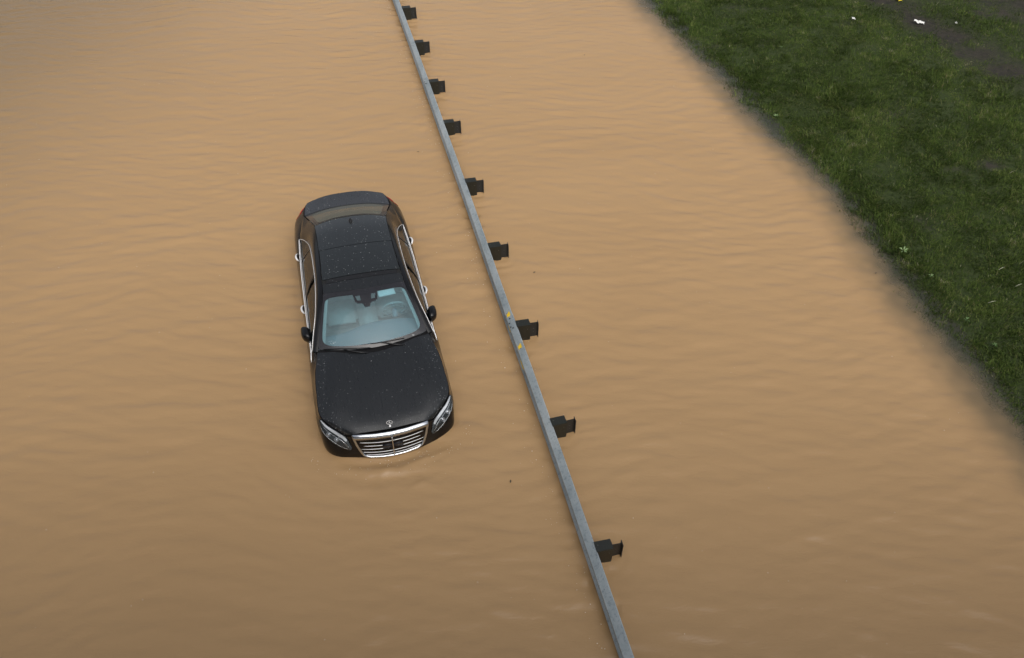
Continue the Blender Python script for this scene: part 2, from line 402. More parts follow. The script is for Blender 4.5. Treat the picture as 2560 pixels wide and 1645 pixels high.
# ------------------------------------------------------------------ unseen overpass behind the camera, added to shade the near water
def concrete_mat():
    t = NT('weathered_concrete'); v = t.geo(); n = t.noise(t.map(v, (1, 1, .3)), 1.8, 6, .65); n2 = t.noise(v, 40, 3)
    t.link(t.mix(t.math('MULTIPLY', n2, .3), t.ramp(n, [(.3, (.16, .155, .145)), (.7, (.30, .295, .28))]), (.2, .2, .19)), t.b.inputs['Base Color'])
    t.b.inputs['Roughness'].default_value = .85; t.link(t.bump(n2, .3, .01), t.b.inputs['Normal']); return t.m
mb = MB(); mb.box((0, -6.6, 7.05), (90, 12.0, .35)); mb.box((0, -0.75, 7.70), (90, .30, .95), bev=.03); mb.box((0, -12.45, 7.70), (90, .30, .95), bev=.03)
for y in (-1.6, -4.1, -6.6, -9.1, -11.6): mb.box((0, y, 6.27), (90, .45, 1.2))
for x in (-34, 34): mb.box((x, -6.6, 2.4), (1.4, 11.5, 6.5), bev=.1)
br = mb.build('shade_bridge', concrete_mat(), smooth=False); tag(br, kind='structure')

# ------------------------------------------------------------------ guard rail
def galv_mat():
    t = NT('galvanised_steel'); v = t.geo()
    vo = t.node('ShaderNodeTexVoronoi'); vo.inputs['Scale'].default_value = 38; t.link(v, vo.inputs['Vector'])
    sp = t.node('ShaderNodeSeparateColor'); t.link(vo.outputs['Color'], sp.inputs[0])
    n1 = t.noise(t.map(v, (1, 0.5, 1)), 3.2, 6, 0.65, 0.4); n2 = t.noise(v, 26, 4, 0.7)
    c = t.ramp(n1, [(0.3, (0.23, 0.275, 0.295)), (0.5, (0.33, 0.375, 0.39)), (0.72, (0.44, 0.475, 0.485))])
    c = t.mix(t.math('MULTIPLY', sp.outputs[0], 0.22), c, (0.42, 0.47, 0.50))
    c = t.mix(t.ramp(n2, [(0.52, (0, 0, 0)), (0.72, (0.75,) * 3)]), c, (0.13, 0.16, 0.18))
    t.link(c, t.b.inputs['Base Color']); t.b.inputs['Metallic'].default_value = 0.25; t.b.inputs['Roughness'].default_value = 0.42
    t.link(t.bump(n2, 0.15, 0.003), t.b.inputs['Normal'])
    return t.m
def wet_wood_mat(name, a, b):
    t = NT(name); v = t.coord()
    n = t.noise(t.map(v, (1, 6, 1)), 9, 5, 0.7); n2 = t.noise(v, 60, 3, 0.6)
    c = t.ramp(n, [(0.3, a), (0.75, b)])
    vo = t.node('ShaderNodeTexVoronoi'); vo.inputs['Scale'].default_value = 30; t.link(v, vo.inputs['Vector'])
    spot = t.ramp(vo.outputs['Distance'], [(0.0, (1, 1, 1)), (0.10, (1, 1, 1)), (0.14, (0, 0, 0))])
    sp = t.node('ShaderNodeSeparateColor'); t.link(vo.outputs['Color'], sp.inputs[0])
    c = t.mix(t.math('MULTIPLY', spot, t.math('GREATER_THAN', sp.outputs[1], 0.75)), c, (0.22, 0.23, 0.20))
    t.link(c, t.b.inputs['Base Color']); t.b.inputs['Roughness'].default_value = 0.42
    t.link(t.bump(t.math('ADD', n, n2), 0.4, 0.004), t.b.inputs['Normal'])
    return t.m
M['galv'] = galv_mat()
M['block'] = wet_wood_mat('wet_dark_timber', (0.0075, 0.0085, 0.006), (0.017, 0.019, 0.014))
M['post'] = wet_wood_mat('weathered_steel_post', (0.008, 0.010, 0.011), (0.022, 0.026, 0.029))
M['bolt'] = basic('bolt_steel', (0.03, 0.035, 0.04), 0.5, 0.5)
M['yellow'] = basic('yellow_marking_paint', (0.80, 0.53, 0.03), 0.6, var=0.25, scale=60)

RZ = 0.290      # height of the rail's upper lip above the water
PROF = [(0.0, 0.0), (-0.006, 0.004), (-0.022, -0.008), (-0.066, -0.052), (-0.080, -0.064), (-0.084, -0.072), (-0.084, -0.098), (-0.072, -0.110),
        (-0.022, -0.142), (-0.012, -0.156), (-0.016, -0.176), (-0.062, -0.222), (-0.078, -0.238), (-0.083, -0.246), (-0.082, -0.262), (-0.066, -0.274), (-0.022, -0.306), (-0.006, -0.315), (0.0, -0.311)]
guard = empty('guardrail', rail_pt(0, 0, 0))
tag(guard, 'galvanised steel guardrail on dark posts running through the floodwater beside the car', 'guardrail')
gi = Matrix.Translation(guard.location).inverted()
def wbeam(t0, t1, lift, sink0=0.0):
    n = max(2, int((t1 - t0) / 0.12)); vs_, fs = [], []; th = 0.0035
    m = len(PROF); ts = np.linspace(t0, t1, n)
    for t in ts:
        dz = 0.0025 * math.sin(t * 1.7) + 0.002 * math.sin(t * 4.1)
        dn = 0.003 * math.sin(t * 1.1 + 1)
        for (d, z) in PROF: vs_.append(gi @ Vector(rail_pt(t, d * 1.14 - lift + dn, RZ + z + lift * 0.5 + dz)))
        for (d, z) in PROF: vs_.append(gi @ Vector(rail_pt(t, d * 1.14 - lift + th + dn, RZ + z + lift * 0.5 - th * 0.5 + dz)))
    w = 2 * m
    for i in range(n - 1):
        a, b = i * w, (i + 1) * w
        for j in range(m - 1):
            fs.append((a + j, a + j + 1, b + j + 1, b + j)); fs.append((a + m + j, b + m + j, b + m + j + 1, a + m + j + 1))
        fs.append((a, b, b + m, a + m)); fs.append((a + m - 1, a + 2 * m - 1, b + 2 * m - 1, b + m - 1))
    for e, fl in ((0, 0), ((n - 1) * w, 1)):
        for j in range(m - 1):
            q = (e + j, e + m + j, e + m + j + 1, e + j + 1); fs.append(q[::-1] if fl else q)
    o = mesh_obj('rail_panel', vs_, fs, M['galv'], guard); o.data.set_sharp_from_angle(angle=R(14)); return o
# joints lie at posts k=-2 and k=+2 counted from the fifth post in view; farther piece laps over the nearer one
def on_prof(t, s, lift=0.0):
    """point on the rail's face: s = fraction along upper slope (0 lip, 1 crest) or 1..2 down the second corrugation's slope"""
    if s <= 1: a, b = (-0.020, -0.006), (-0.068, -0.054); f = s
    else: a, b = (-0.016, -0.176), (-0.062, -0.222); f = s - 1
    d = a[0] + (b[0] - a[0]) * f; z = a[1] + (b[1] - a[1]) * f
    return Vector(rail_pt(t, d * 1.14 - lift * 0.7, RZ + z + lift * 0.7))
panels = []
for (a, b, lift) in ((-6 * SP, -2 * SP + 0.17, 0.004), (-2 * SP - 0.17, 2 * SP + 0.17, 0.0), (2 * SP - 0.17, 6.6 * SP, -0.005)):
    panels.append(wbeam(a, b, lift))
# lifts: farther sheet proud of the nearer at each joint
bolt_me = None
def bolt(p, pan):
    global bolt_me
    if bolt_me is None:
        mb = MB(); mb.lathe([(0.0, 0.006), (0.008, 0.005), (0.013, 0.001), (0.013, -0.001)], n=10)
        o = mb.build('bolt', M['bolt'], pan); bolt_me = o.data
    else:
        o = bpy.data.objects.new('bolt', bolt_me); SC.collection.objects.link(o); o.parent = pan
    nrm = Vector((-RN[0], -RN[1], 0.95)).normalized()
    o.rotation_euler = nrm.to_track_quat('Z', 'Y').to_euler(); o.location = gi @ p
for kj, pan in ((-2, panels[0]), (2, panels[1])):
    lift = 0.008
    for s, toff in ((0.55, -0.10), (0.55, 0.105), (1.55, -0.10), (1.55, 0.105), (0.98, -0.02), (0.98, 0.06)):
        bolt(on_prof(kj * SP + toff, s, lift), pan)
    # dark lap seam
for k in range(-5, 7):
    if k in (-2, 2): continue
    t = k * SP if k != -1 else -1.108 * SP
    p = Vector(rail_pt(t, -0.018, RZ - 0.156)); bolt(p, panels[0] if k < -2 else (panels[1] if k < 2 else panels[2]))
def paint_mark(t0, t1, s0, s1, pan, lift=0.0075):
    vs_, fs = [], []; nt, ns = 9, 5; rr = random.Random(int(t0 * 1000))
    for i in range(nt):
        for j in range(ns):
            jit = 0.03 * (rr.random() - .5) if i in (0, nt - 1) else 0
            js = 0.0 * (rr.random() - .5) if j in (0, ns - 1) else 0
            vs_.append(gi @ on_prof(t0 + (t1 - t0) * i / (nt - 1) + jit, s0 + (s1 - s0) * j / (ns - 1) + js, lift))
    for i in range(nt - 1):
        for j in range(ns - 1): a = i * ns + j; fs.append((a, a + 1, a + ns + 1, a + ns))
    o = mesh_obj('paint_mark', vs_, fs, M['yellow'], pan); o['label'] = 'yellow paint mark sprayed on the steel'
def t_of(x, y): return rail_td(np.array(x), np.array(y))[0]
tm = [float(t_of(x, y)) for x, y in ((-0.07, 8.75), (-0.13, 8.60), (0.09, 8.08), (0.05, 7.88))]
paint_mark(tm[0] - .04, tm[0] + .03, 0.1, 1.0, panels[0]); paint_mark(tm[1] - .08, tm[1] + .06, 1.35, 2.0, panels[0])
paint_mark(tm[2] - .04, tm[2] + .04, 0.1, 0.95, panels[2], 0.005); paint_mark(tm[3] - .07, tm[3] + .10, 1.3, 2.0, panels[2], 0.005)

block_me = post_me = None
for k in range(-5, 7):
    t = k * SP if k != -1 else -1.108 * SP
    jit = random.Random(k + 50)
    zt = RZ + 0.012 + (jit.random() - .5) * 0.012
    rot = RA + (jit.random() - .5) * 0.07
    if block_me is None:
        mb = MB(); mb.box((0, 0, -0.178), (0.138, 0.205, 0.356), bev=0.004)
        o = mb.build('blockout', M['block'], guard, auto=35); block_me = o.data
        mb = MB(); d, w, tk, L = 0.132, 0.082, 0.006, 1.35
        z0 = -L / 2
        mb.box((0, 0, z0), (tk, d - 2 * tk, L)); mb.box((0, -d / 2 + tk / 2, z0), (w, tk, L)); mb.box((0, d / 2 - tk / 2, z0), (w, tk, L))
        p = mb.build('post', M['post'], guard, smooth=False); post_me = p.data
    else:
        o = bpy.data.objects.new('blockout', block_me); p = bpy.data.objects.new('post', post_me)
        for q in (o, p): SC.collection.objects.link(q); q.parent = guard
    bx, by, _ = rail_pt(t + 0.075, 0.102)
    o.location = gi @ Vector((bx, by, zt)); o.rotation_euler = (0, 0, rot)
    px, py, _ = rail_pt(t + 0.08, 0.206 + 0.067)
    p.location = gi @ Vector((px, py, zt - 0.020 - jit.random() * 0.015)); p.rotation_euler = (R((jit.random() - .5) * 2), 0, rot)

# ------------------------------------------------------------------ the car
CAR = empty('car'); CAR.matrix_world = CARM
tag(CAR, 'black luxury sedan with chrome grille, stranded empty in brown floodwater up to its doors', 'car')

def herm(P, K, t):
    P = np.asarray(P, float); K = np.asarray(K, float); n = len(K)
    h = np.diff(K); s = (P[1:] - P[:-1]) / h.reshape(-1, *([1] * (P.ndim - 1)))
    m = np.empty_like(P)
    m[0], m[-1] = s[0], s[-1]
    for i in range(1, n - 1): m[i] = (s[i - 1] * h[i] + s[i] * h[i - 1]) / (h[i - 1] + h[i])
    if n > 2: m[0] = 1.5 * s[0] - 0.5 * m[1]; m[-1] = 1.5 * s[-1] - 0.5 * m[-2]
    t = np.asarray(t, float); i = np.clip(np.searchsorted(K, t, 'right') - 1, 0, n - 2)
    sh = (-1,) + (1,) * (P.ndim - 1)
    hh = h[i].reshape(sh); x = ((t - K[i]) / h[i]).reshape(sh)
    return (2 * x**3 - 3 * x**2 + 1) * P[i] + (x**3 - 2 * x**2 + x) * hh * m[i] + (-2 * x**3 + 3 * x**2) * P[i + 1] + (x**3 - x**2) * hh * m[i + 1]
class Surf:
    """smooth surface through a grid of control points; u, v are float row/column indices"""
    def __init__(s, ctrl):
        s.C = np.array(ctrl, float); n, m = s.C.shape[:2]
        du = np.linalg.norm(np.diff(s.C, axis=0), axis=2).mean(1); dv = np.linalg.norm(np.diff(s.C, axis=1), axis=2).mean(0)
        s.KU = np.r_[0, np.cumsum(np.maximum(du, 1e-4))]; s.KV = np.r_[0, np.cumsum(np.maximum(dv, 1e-4))]
    def grid(s, us, vs_):
        ku = np.interp(us, np.arange(len(s.KU)), s.KU); kv = np.interp(vs_, np.arange(len(s.KV)), s.KV)
        A = herm(s.C, s.KU, ku); B = herm(A.transpose(1, 0, 2), s.KV, kv); return B.transpose(1, 0, 2)
    def pt(s, u, v): return s.grid([u], [v])[0, 0]
    def pts(s, U, V): return np.array([s.pt(a, b) for a, b in zip(U, V)])
    def u_at_x(s, X, v):
        us = np.linspace(0, len(s.KU) - 1, 400); xs_ = s.grid(us, [v])[:, 0, 0]
        return float(us[np.argmin(np.abs(xs_ - X))])
def normals(G):
    a = np.gradient(G, axis=0); b = np.gradient(G, axis=1); n = np.cross(a, b)
    l = np.linalg.norm(n, axis=2, keepdims=True); return n / np.maximum(l, 1e-9)
def sheet(name, G, mat, parent=None, off=0.0, skirt=0.02, flip=False, mirror=False, keepf=None, build=True, outref=None):
    """grid of points -> thin panel with edges turned in"""
    G = np.array(G, float)
    N = normals(G)
    ref = np.array(outref if outref is not None else (-1.6, 0, 0.4))
    if np.sum(np.einsum('ijk,ijk->ij', N, G - ref)) < 0: N = -N; orient = -1
    else: orient = 1
    G = G + N * off; n, m = G.shape[:2]
    vs_ = G.reshape(-1, 3).tolist(); fs = []
    for i in range(n - 1):
        for j in range(m - 1):
            a = i * m + j; q = (a, a + m, a + m + 1, a + 1)
            if keepf is not None and not keepf(G[i:i + 2, j:j + 2].reshape(-1, 3).mean(0)): continue
            fs.append(q if orient > 0 else q[::-1])
    if skirt:
        ring = [(i, 0) for i in range(n)] + [(n - 1, j) for j in range(1, m)] + [(i, m - 1) for i in range(n - 2, -1, -1)] + [(0, j) for j in range(m - 2, 0, -1)]
        b = len(vs_); L = len(ring)
        for (i, j) in ring: vs_.append((G[i, j] - N[i, j] * skirt).tolist())
        for k in range(L):
            k2 = (k + 1) % L; a = ring[k][0] * m + ring[k][1]; c = ring[k2][0] * m + ring[k2][1]
            q = (a, c, b + k2, b + k); fs.append(q[::-1] if orient < 0 else q)
    if mirror:
        vs_ = [(x, -y, z) for x, y, z in vs_]; fs = [f[::-1] for f in fs]
    if not build: return vs_, fs
    o = mesh_obj(name, vs_, fs, mat, parent or CAR)
    o.data.set_sharp_from_angle(angle=R(50)); return o
def both(name, G, mat, **k):
    return [sheet(name, G, mat, **k), sheet(name, G, mat, mirror=True, **k)]
def full(ctrl):
    """half rows (edge..centre) -> full rows (+edge .. -edge)"""
    out = []
    for row in ctrl:
        r = [tuple(p) for p in row]; out.append(r + [(x, -y, z) for x, y, z in r[-2::-1]])
    return out

# body shell: stations rear centre -> front centre, levels sill -> top edge
SH = Surf([
 [(-4.27,0,.15),(-4.33,0,.45),(-4.34,0,.70),(-4.30,0,.93),(-4.262,0,1.092)],
 [(-4.25,.40,.15),(-4.31,.42,.45),(-4.32,.42,.70),(-4.275,.41,.93),(-4.232,.38,1.085)],
 [(-4.15,.70,.15),(-4.22,.74,.45),(-4.22,.745,.70),(-4.18,.70,.92),(-4.125,.658,1.068)],
 [(-3.93,.87,.15),(-3.96,.90,.45),(-3.97,.90,.70),(-3.95,.845,.93),(-3.92,.712,1.083)],
 [(-3.65,.90,.15),(-3.65,.935,.45),(-3.65,.935,.72),(-3.66,.885,.92),(-3.72,.735,1.095)],
 [(-3.285,.91,.15),(-3.285,.945,.45),(-3.285,.948,.72),(-3.285,.912,.90),(-3.285,.838,.985)],
 [(-2.3,.91,.15),(-2.3,.94,.45),(-2.3,.942,.70),(-2.3,.905,.89),(-2.3,.868,.98)],
 [(-1.5,.91,.15),(-1.5,.94,.45),(-1.5,.942,.70),(-1.5,.905,.89),(-1.5,.872,.98)],
 [(-.80,.91,.15),(-.80,.94,.45),(-.80,.94,.69),(-.80,.903,.885),(-.80,.866,.98)],
 [(-.62,.91,.15),(-.62,.94,.45),(-.62,.94,.69),(-.62,.90,.885),(-.62,.808,1.006)],
 [(-.32,.91,.15),(-.32,.942,.45),(-.32,.942,.68),(-.32,.895,.87),(-.32,.856,.970)],
 [(.04,.91,.15),(.04,.945,.45),(.04,.945,.66),(.04,.895,.84),(.02,.878,.930)],
 [(.40,.885,.15),(.40,.915,.43),(.40,.915,.62),(.40,.885,.74),(.40,.860,.842)],
 [(.58,.80,.15),(.61,.865,.43),(.60,.85,.56),(.575,.80,.68),(.555,.743,.802)],
 [(.72,.66,.15),(.765,.69,.43),(.745,.66,.56),(.72,.61,.68),(.705,.587,.768)],
 [(.80,.44,.15),(.83,.46,.43),(.82,.47,.56),(.795,.49,.70),(.76,.497,.798)],
 [(.85,.22,.15),(.885,.23,.43),(.875,.24,.56),(.84,.25,.72),(.795,.25,.822)],
 [(.87,0,.15),(.905,0,.43),(.895,0,.56),(.855,0,.73),(.812,0,.830)]])
vv = np.linspace(0, 4, 15)
def arch(p):
    return not ((p[0]**2 + (p[2] - .34)**2 < .385**2 or (p[0] + 3.165)**2 + (p[2] - .34)**2 < .385**2) and abs(p[1]) > .5)
# dark inner shell (both sides in one mesh), recessed behind the panels
G = SH.grid(np.linspace(0, 17, 100), vv)
v1, f1 = sheet('x', G, None, off=-0.012, skirt=0.05, keepf=arch, build=False); v2, f2 = sheet('x', G, None, off=-0.012, skirt=0.05, keepf=arch, mirror=True, build=False)
mb = MB(); mb.add(v1, f1); mb.add(v2, f2); body = mb.build('body', M['under'], CAR)
def ux(X, v=2): return SH.u_at_x(X, v)
def shell_panel(name, u0, u1, mat, v0=0, v1=4, nu=24, off=0.0, **k):
    return both(name, SH.grid(np.linspace(u0, u1, nu), np.linspace(v0, v1, max(4, int((v1 - v0) * 4) + 1))), mat, off=off, **k)
g = 0.008
rb = SH.grid(np.linspace(0, 3.0, 22), np.linspace(0, 3.2, 12)); rbL = np.concatenate([rb[::-1], (rb * [1, -1, 1])[1:]], 0)
sheet('rear_bumper', rbL, M['paint_side'])
bl = SH.grid(np.linspace(0, 1.9, 14), np.linspace(3.25, 4, 5)); sheet('boot_rear_face', np.concatenate([bl[::-1], (bl * [1, -1, 1])[1:]], 0), M['paint_side'])
tl = both('tail_light', SH.grid(np.linspace(1.98, 3.1, 14), np.linspace(2.9, 3.45, 6)), M['red'], off=0.004)
shell_panel('rear_wing', 3.05, ux(-3.05) - .0, M['paint_side'], v0=0, nu=34, keepf=arch, skirt=0.008)
uA, uB, uC = ux(-3.04), ux(-1.80), ux(-0.60)
doors = []
for (u0, u1, hx) in ((uA + .01, uB - .006, -2.90), (uB + .006, uC - .01, -1.685)):
    dr = shell_panel('door', u0, u1, M['paint_side'], nu=22)
    for d, sgn in zip(dr, (1, -1)): doors.append((d, hx, sgn))
shell_panel('front_wing', uC + .01, ux(.36), M['paint_side'], nu=40, keepf=arch, skirt=0.008)
fb = SH.grid(np.linspace(ux(.36) + .02, 17, 46), vv); fbF = np.concatenate([fb, (fb * [1, -1, 1])[::-1][1:]], 0)
sheet('front_bumper', fbF, M['paint_side'])

# handles: bright bowed grips with dark cups
for d, hx, s in doors:
    yb, zb = (0.905, .925) if hx < -2 else (0.912, .905)
    mb = MB(); pts = []
    for i in range(13):
        f = i / 12 * 2 - 1
        pts.append((hx + f * .088, s * (yb - .006 + 0.036 * (1 - abs(f) ** 2.4) ), zb + 0.020 * (1 - f * f) + .01))
    mb.tube(pts, [0.010] + [0.0155] * 11 + [0.010], 8)
    mb.build('handle', M['chrome_sky_lit'], d)
    mb = MB(); mb.tube([(hx + f * .09, s * (yb + .004), zb + .022) for f in np.linspace(-1, 1, 7)], [.004, .010, .015, .017, .015, .010, .004], 8, flat=1.2)
    mb.build('handle_recess', M['under'], d)

# bonnet
HOOD = Surf(full([
 [(-.655,.792,1.012),(-.62,.70,1.028),(-.60,.64,1.042),(-.49,.33,1.054),(-.43,0,1.057)],
 [(-.32,.850,.975),(-.30,.77,1.0),(-.29,.71,1.018),(-.25,.35,1.037),(-.22,0,1.042)],
 [(.02,.871,.935),(.03,.79,.965),(.04,.73,.986),(.06,.36,1.004),(.08,0,1.012)],
 [(.39,.852,.850),(.40,.76,.900),(.40,.69,.925),(.41,.35,.947),(.42,0,.957)],
 [(.548,.735,.811),(.59,.67,.845),(.60,.61,.868),(.64,.32,.899),(.65,0,.908)],
 [(.695,.585,.778),(.722,.545,.793),(.742,.50,.820),(.778,.25,.851),(.795,0,.860)]]))
sheet('bonnet', HOOD.grid(np.linspace(0, 5, 36), np.linspace(0, 8, 41)), M['paint'], skirt=0.03)

# roof
ROOF = Surf(full([
 [(-1.385,.578,1.432),(-1.345,.33,1.458),(-1.33,0,1.464)],
 [(-1.7,.566,1.465),(-1.7,.33,1.489),(-1.7,0,1.497)],
 [(-2.1,.555,1.473),(-2.1,.33,1.497),(-2.1,0,1.505)],
 [(-2.5,.550,1.460),(-2.5,.33,1.485),(-2.5,0,1.494)],
 [(-2.85,.553,1.433),(-2.87,.33,1.457),(-2.88,0,1.466)],
 [(-3.03,.560,1.403),(-3.09,.33,1.425),(-3.115,0,1.433)]]))
def roof_part(name, x0, x1, mat, n=10, off=0.0, v=(0.0, 4.0)):
    u0, u1 = ROOF.u_at_x(x0, 2), ROOF.u_at_x(x1, 2)
    return sheet(name, ROOF.grid(np.linspace(u0, u1, n), np.linspace(*v, 21)), mat, off=off, skirt=0.015)
roof_under = sheet('roof_frame', ROOF.grid(np.linspace(0, 5, 20), np.linspace(0, 4, 15)), M['under'], off=-0.014, skirt=0.004)
roof_part('roof_header', -1.33, -1.535, M['paint'], 6)
roof_part('wind_deflector', -1.545, -1.625, M['black'], 5, off=-0.002, v=(0.25, 3.75))
roof_part('sunroof', -1.637, -2.300, M['roofglass'], 14, off=-0.001, v=(0.03, 3.97))
roof_part('roof_panel', -2.309, -3.113, M['roofglass'], 16)
sheet('headliner', ROOF.grid(np.linspace(0.2, 4.9, 16), np.linspace(0.1, 3.9, 12)), M['headliner'], off=-0.045, skirt=0.0)
# shark-fin aerial
mb = MB(); prof = [(-.075, .0), (-.055, .028), (-.03, .045), (-.005, .048), (.03, .022), (.075, .0)]
for i in range(len(prof) - 1): pass
vsf, fsf = [], []
for i, (x, h) in enumerate(prof):
    w = 0.030 * math.sqrt(max(0.02, 1 - (x / .078) ** 2))
    vsf += [(x, w, -0.004), (x, w * .45, h * .6), (x, 0, h + .001), (x, -w * .45, h * .6), (x, -w, -0.004)]
for i in range(len(prof) - 1):
    for j in range(4): a = i * 5 + j; fsf.append((a, a + 1, a + 6, a + 5))
vz = 1.468
mb.add([(x - 2.94, y, z + vz) for x, y, z in vsf], fsf)
mb.build('aerial_fin', M['black'], CAR)

# roof side rails: A pillar, cant rail, C pillar in one sweep
inner = [(-.66,.782,1.018),(-.85,.726,1.145),(-1.06,.668,1.283),(-1.36,.590,1.430),(-1.7,.572,1.463),(-2.1,.561,1.471),(-2.5,.557,1.458),(-2.84,.559,1.432),(-3.03,.566,1.402),(-3.22,.605,1.325),(-3.40,.642,1.245),(-3.57,.680,1.17),(-3.735,.716,1.102)]
outer = [(-.70,.862,.984),(-.90,.806,1.105),(-1.12,.738,1.250),(-1.42,.690,1.348),(-1.75,.664,1.381),(-2.1,.661,1.363),(-2.5,.668,1.312),(-2.80,.690,1.225),(-2.98,.722,1.145),(-3.14,.770,1.075),(-3.285,.832,.992),(-3.52,.79,1.045),(-3.76,.724,1.098)]
ctrl = []
for a, b in zip(inner, outer):
    a, b = np.array(a), np.array(b); m_ = (a + b) / 2 + np.array([0, .018, .016]) * min(1, np.linalg.norm(a - b) / .12)
    ctrl.append([a, m_, b])
PIL = Surf(ctrl)
both('roof_pillar', PIL.grid(np.linspace(0, 12, 60), np.linspace(0, 2, 8)), M['paint_side'], skirt=0.012)
# drip channel between roof and pillar (dark line)
# side glass
belt = [(-.70,.865,.981),(-.90,.867,.982),(-1.12,.869,.982),(-1.42,.871,.982),(-1.75,.871,.982),(-2.1,.869,.982),(-2.5,.866,.982),(-2.80,.858,.983),(-2.98,.853,.984),(-3.14,.845,.984),(-3.285,.836,.985)]
ctrl = []
for a, b in zip(belt, outer[:11]):
    a, b = np.array(a), np.array(b); h = np.linalg.norm(a - b); ctrl.append([a, (a + b) / 2 + np.array([0, .05, .03]) * h * .5, b])
GL = Surf(ctrl)
def gu(X, v=0): return GL.u_at_x(X, v)
def glass_pane(u0, u1): return both('side_window', GL.grid(np.linspace(u0, u1, 22), np.linspace(0, 2, 8)), M['sideglass'], off=-0.006, skirt=0.0)
glass_pane(0.0, gu(-1.78)); glass_pane(gu(-1.86), 10.0)
def slanted(xb, xt, w, name, mat, off):
    vs2 = np.linspace(0, 2, 8); G = np.zeros((3, 8, 3))
    for j, v in enumerate(vs2):
        xc = xb + (xt - xb) * v / 2
        for i, dx in enumerate((-w / 2, 0, w / 2)): G[i, j] = GL.pt(GL.u_at_x(xc + dx, v), v)
    return both(name, G, mat, off=off, skirt=0.012)
slanted(-1.82, -1.97, 0.085, 'door_pillar', M['black'], 0.001)
slanted(-2.72, -2.66, 0.035, 'window_divider', M['black'], 0.0)
# chrome surrounds
for s in (1, -1):
    mb = MB(); us = np.linspace(0, 10, 60)
    top = [GL.pt(u, 2) + np.array([0, .006, .004]) for u in us]
    mb.tube([(p[0], s * p[1], p[2]) for p in top], 0.0045, 6)
    mb.tube([(p[0], s * (p[1] + .012), p[2] + .004) for p in [GL.pt(u, 0) for u in us]], 0.0088, 6)
    mb.tube([(p[0], s * (p[1] + .004), p[2] + .010) for p in [GL.pt(u, .14) for u in np.linspace(0.6, 9.4, 50)]], 0.004, 5)
    # pointed tip carried on to the wing below the mirror
    mb.tube([(-.72, s * .874, .985), (-.64, s * .886, .957), (-.57, s * .893, .928)], [.010, .008, .003], 6)
    mb.build('window_trim', M['chrome_sky_lit'], CAR)

# windscreen
WS = Surf(full([
 [(-1.392,.580,1.430),(-1.352,.30,1.456),(-1.338,0,1.461)],
 [(-1.22,.628,1.352),(-1.145,.33,1.392),(-1.12,0,1.400)],
 [(-.95,.700,1.206),(-.845,.38,1.245),(-.81,0,1.254)],
 [(-.69,.772,1.030),(-.57,.42,1.058),(-.515,0,1.064)]]))
def ring_on(S, u0, u1, v0, v1, iu0, iu1, iv0, iv1, off, n=80, rad=0.22, uvfun=None):
    """band between the pane's edge and an inner rounded rectangle, following the surface"""
    import math as m
    outerp, innerp = [], []
    cu, cv, hu, hv = (iu0 + iu1) / 2, (iv0 + iv1) / 2, (iu1 - iu0) / 2, (iv1 - iv0) / 2
    for k in range(n):
        a = 2 * m.pi * k / n; c, s_ = m.cos(a), m.sin(a)
        e = 9.0
        r = (abs(c) ** e + abs(s_) ** e) ** (-1 / e)
        innerp.append((cu + hu * r * s_, cv + hv * r * c))
        e2 = 60.; r2 = (abs(c) ** e2 + abs(s_) ** e2) ** (-1 / e2)
        outerp.append(((u0 + u1) / 2 + (u1 - u0) / 2 * r2 * s_, (v0 + v1) / 2 + (v1 - v0) / 2 * r2 * c))
    return outerp, innerp
def border(name, S, o_i, mat, off, steps=4):
    outp, inn = o_i; n = len(outp); vs_, fs = [], []
    for k in range(n):
        for j in range(steps + 1):
            f = j / steps; u = outp[k][0] * (1 - f) + inn[k][0] * f; v = outp[k][1] * (1 - f) + inn[k][1] * f
            p = S.pt(u, v); e = 0.02
            du = S.pt(u + e, v) - S.pt(u - e, v); dv = S.pt(u, v + e) - S.pt(u, v - e)
            nn = np.cross(du, dv); nn /= np.linalg.norm(nn); nn *= 1 if nn[2] > 0 else -1
            vs_.append(p + nn * off)
    w = steps + 1
    for k in range(n):
        k2 = (k + 1) % n
        for j in range(steps): fs.append((k * w + j, k * w + j + 1, k2 * w + j + 1, k2 * w + j))
    return mesh_obj(name, vs_, fs, mat, CAR)
wsp = sheet('windscreen', WS.grid(np.linspace(0.02, 2.98, 26), np.linspace(0.02, 3.98, 33)), M['ws'], skirt=0.0)
ws_ring = ring_on(WS, 0.0, 3.0, 0.0, 4.0, 0.40, 2.84, 0.13, 3.87, .003, 96)
border('windscreen_band', WS, ws_ring, M['frit'], 0.003)
def on_surf(S, u, v, off):
    p = S.pt(u, v); e = 0.02
    nn = np.cross(S.pt(u + e, v) - S.pt(u - e, v), S.pt(u, v + e) - S.pt(u, v - e)); nn /= np.linalg.norm(nn); nn *= 1 if nn[2] > 0 else -1
    return p + nn * off
def uv_poly(polys, S, off, name, mat, parent):
    vs_, fs = [], []
    for P in polys:
        b = len(vs_)
        for (u, v) in P: vs_.append(on_surf(S, u, v, off))
        for (u, v) in P: vs_.append(on_surf(S, u, v, off - 0.03))
        n = len(P); fs.append(tuple(range(b, b + n))); 
        for i in range(n): fs.append((b + i, b + (i + 1) % n, b + n + (i + 1) % n, b + n + i))
    return mesh_obj(name, vs_, fs, mat, parent, smooth=False)
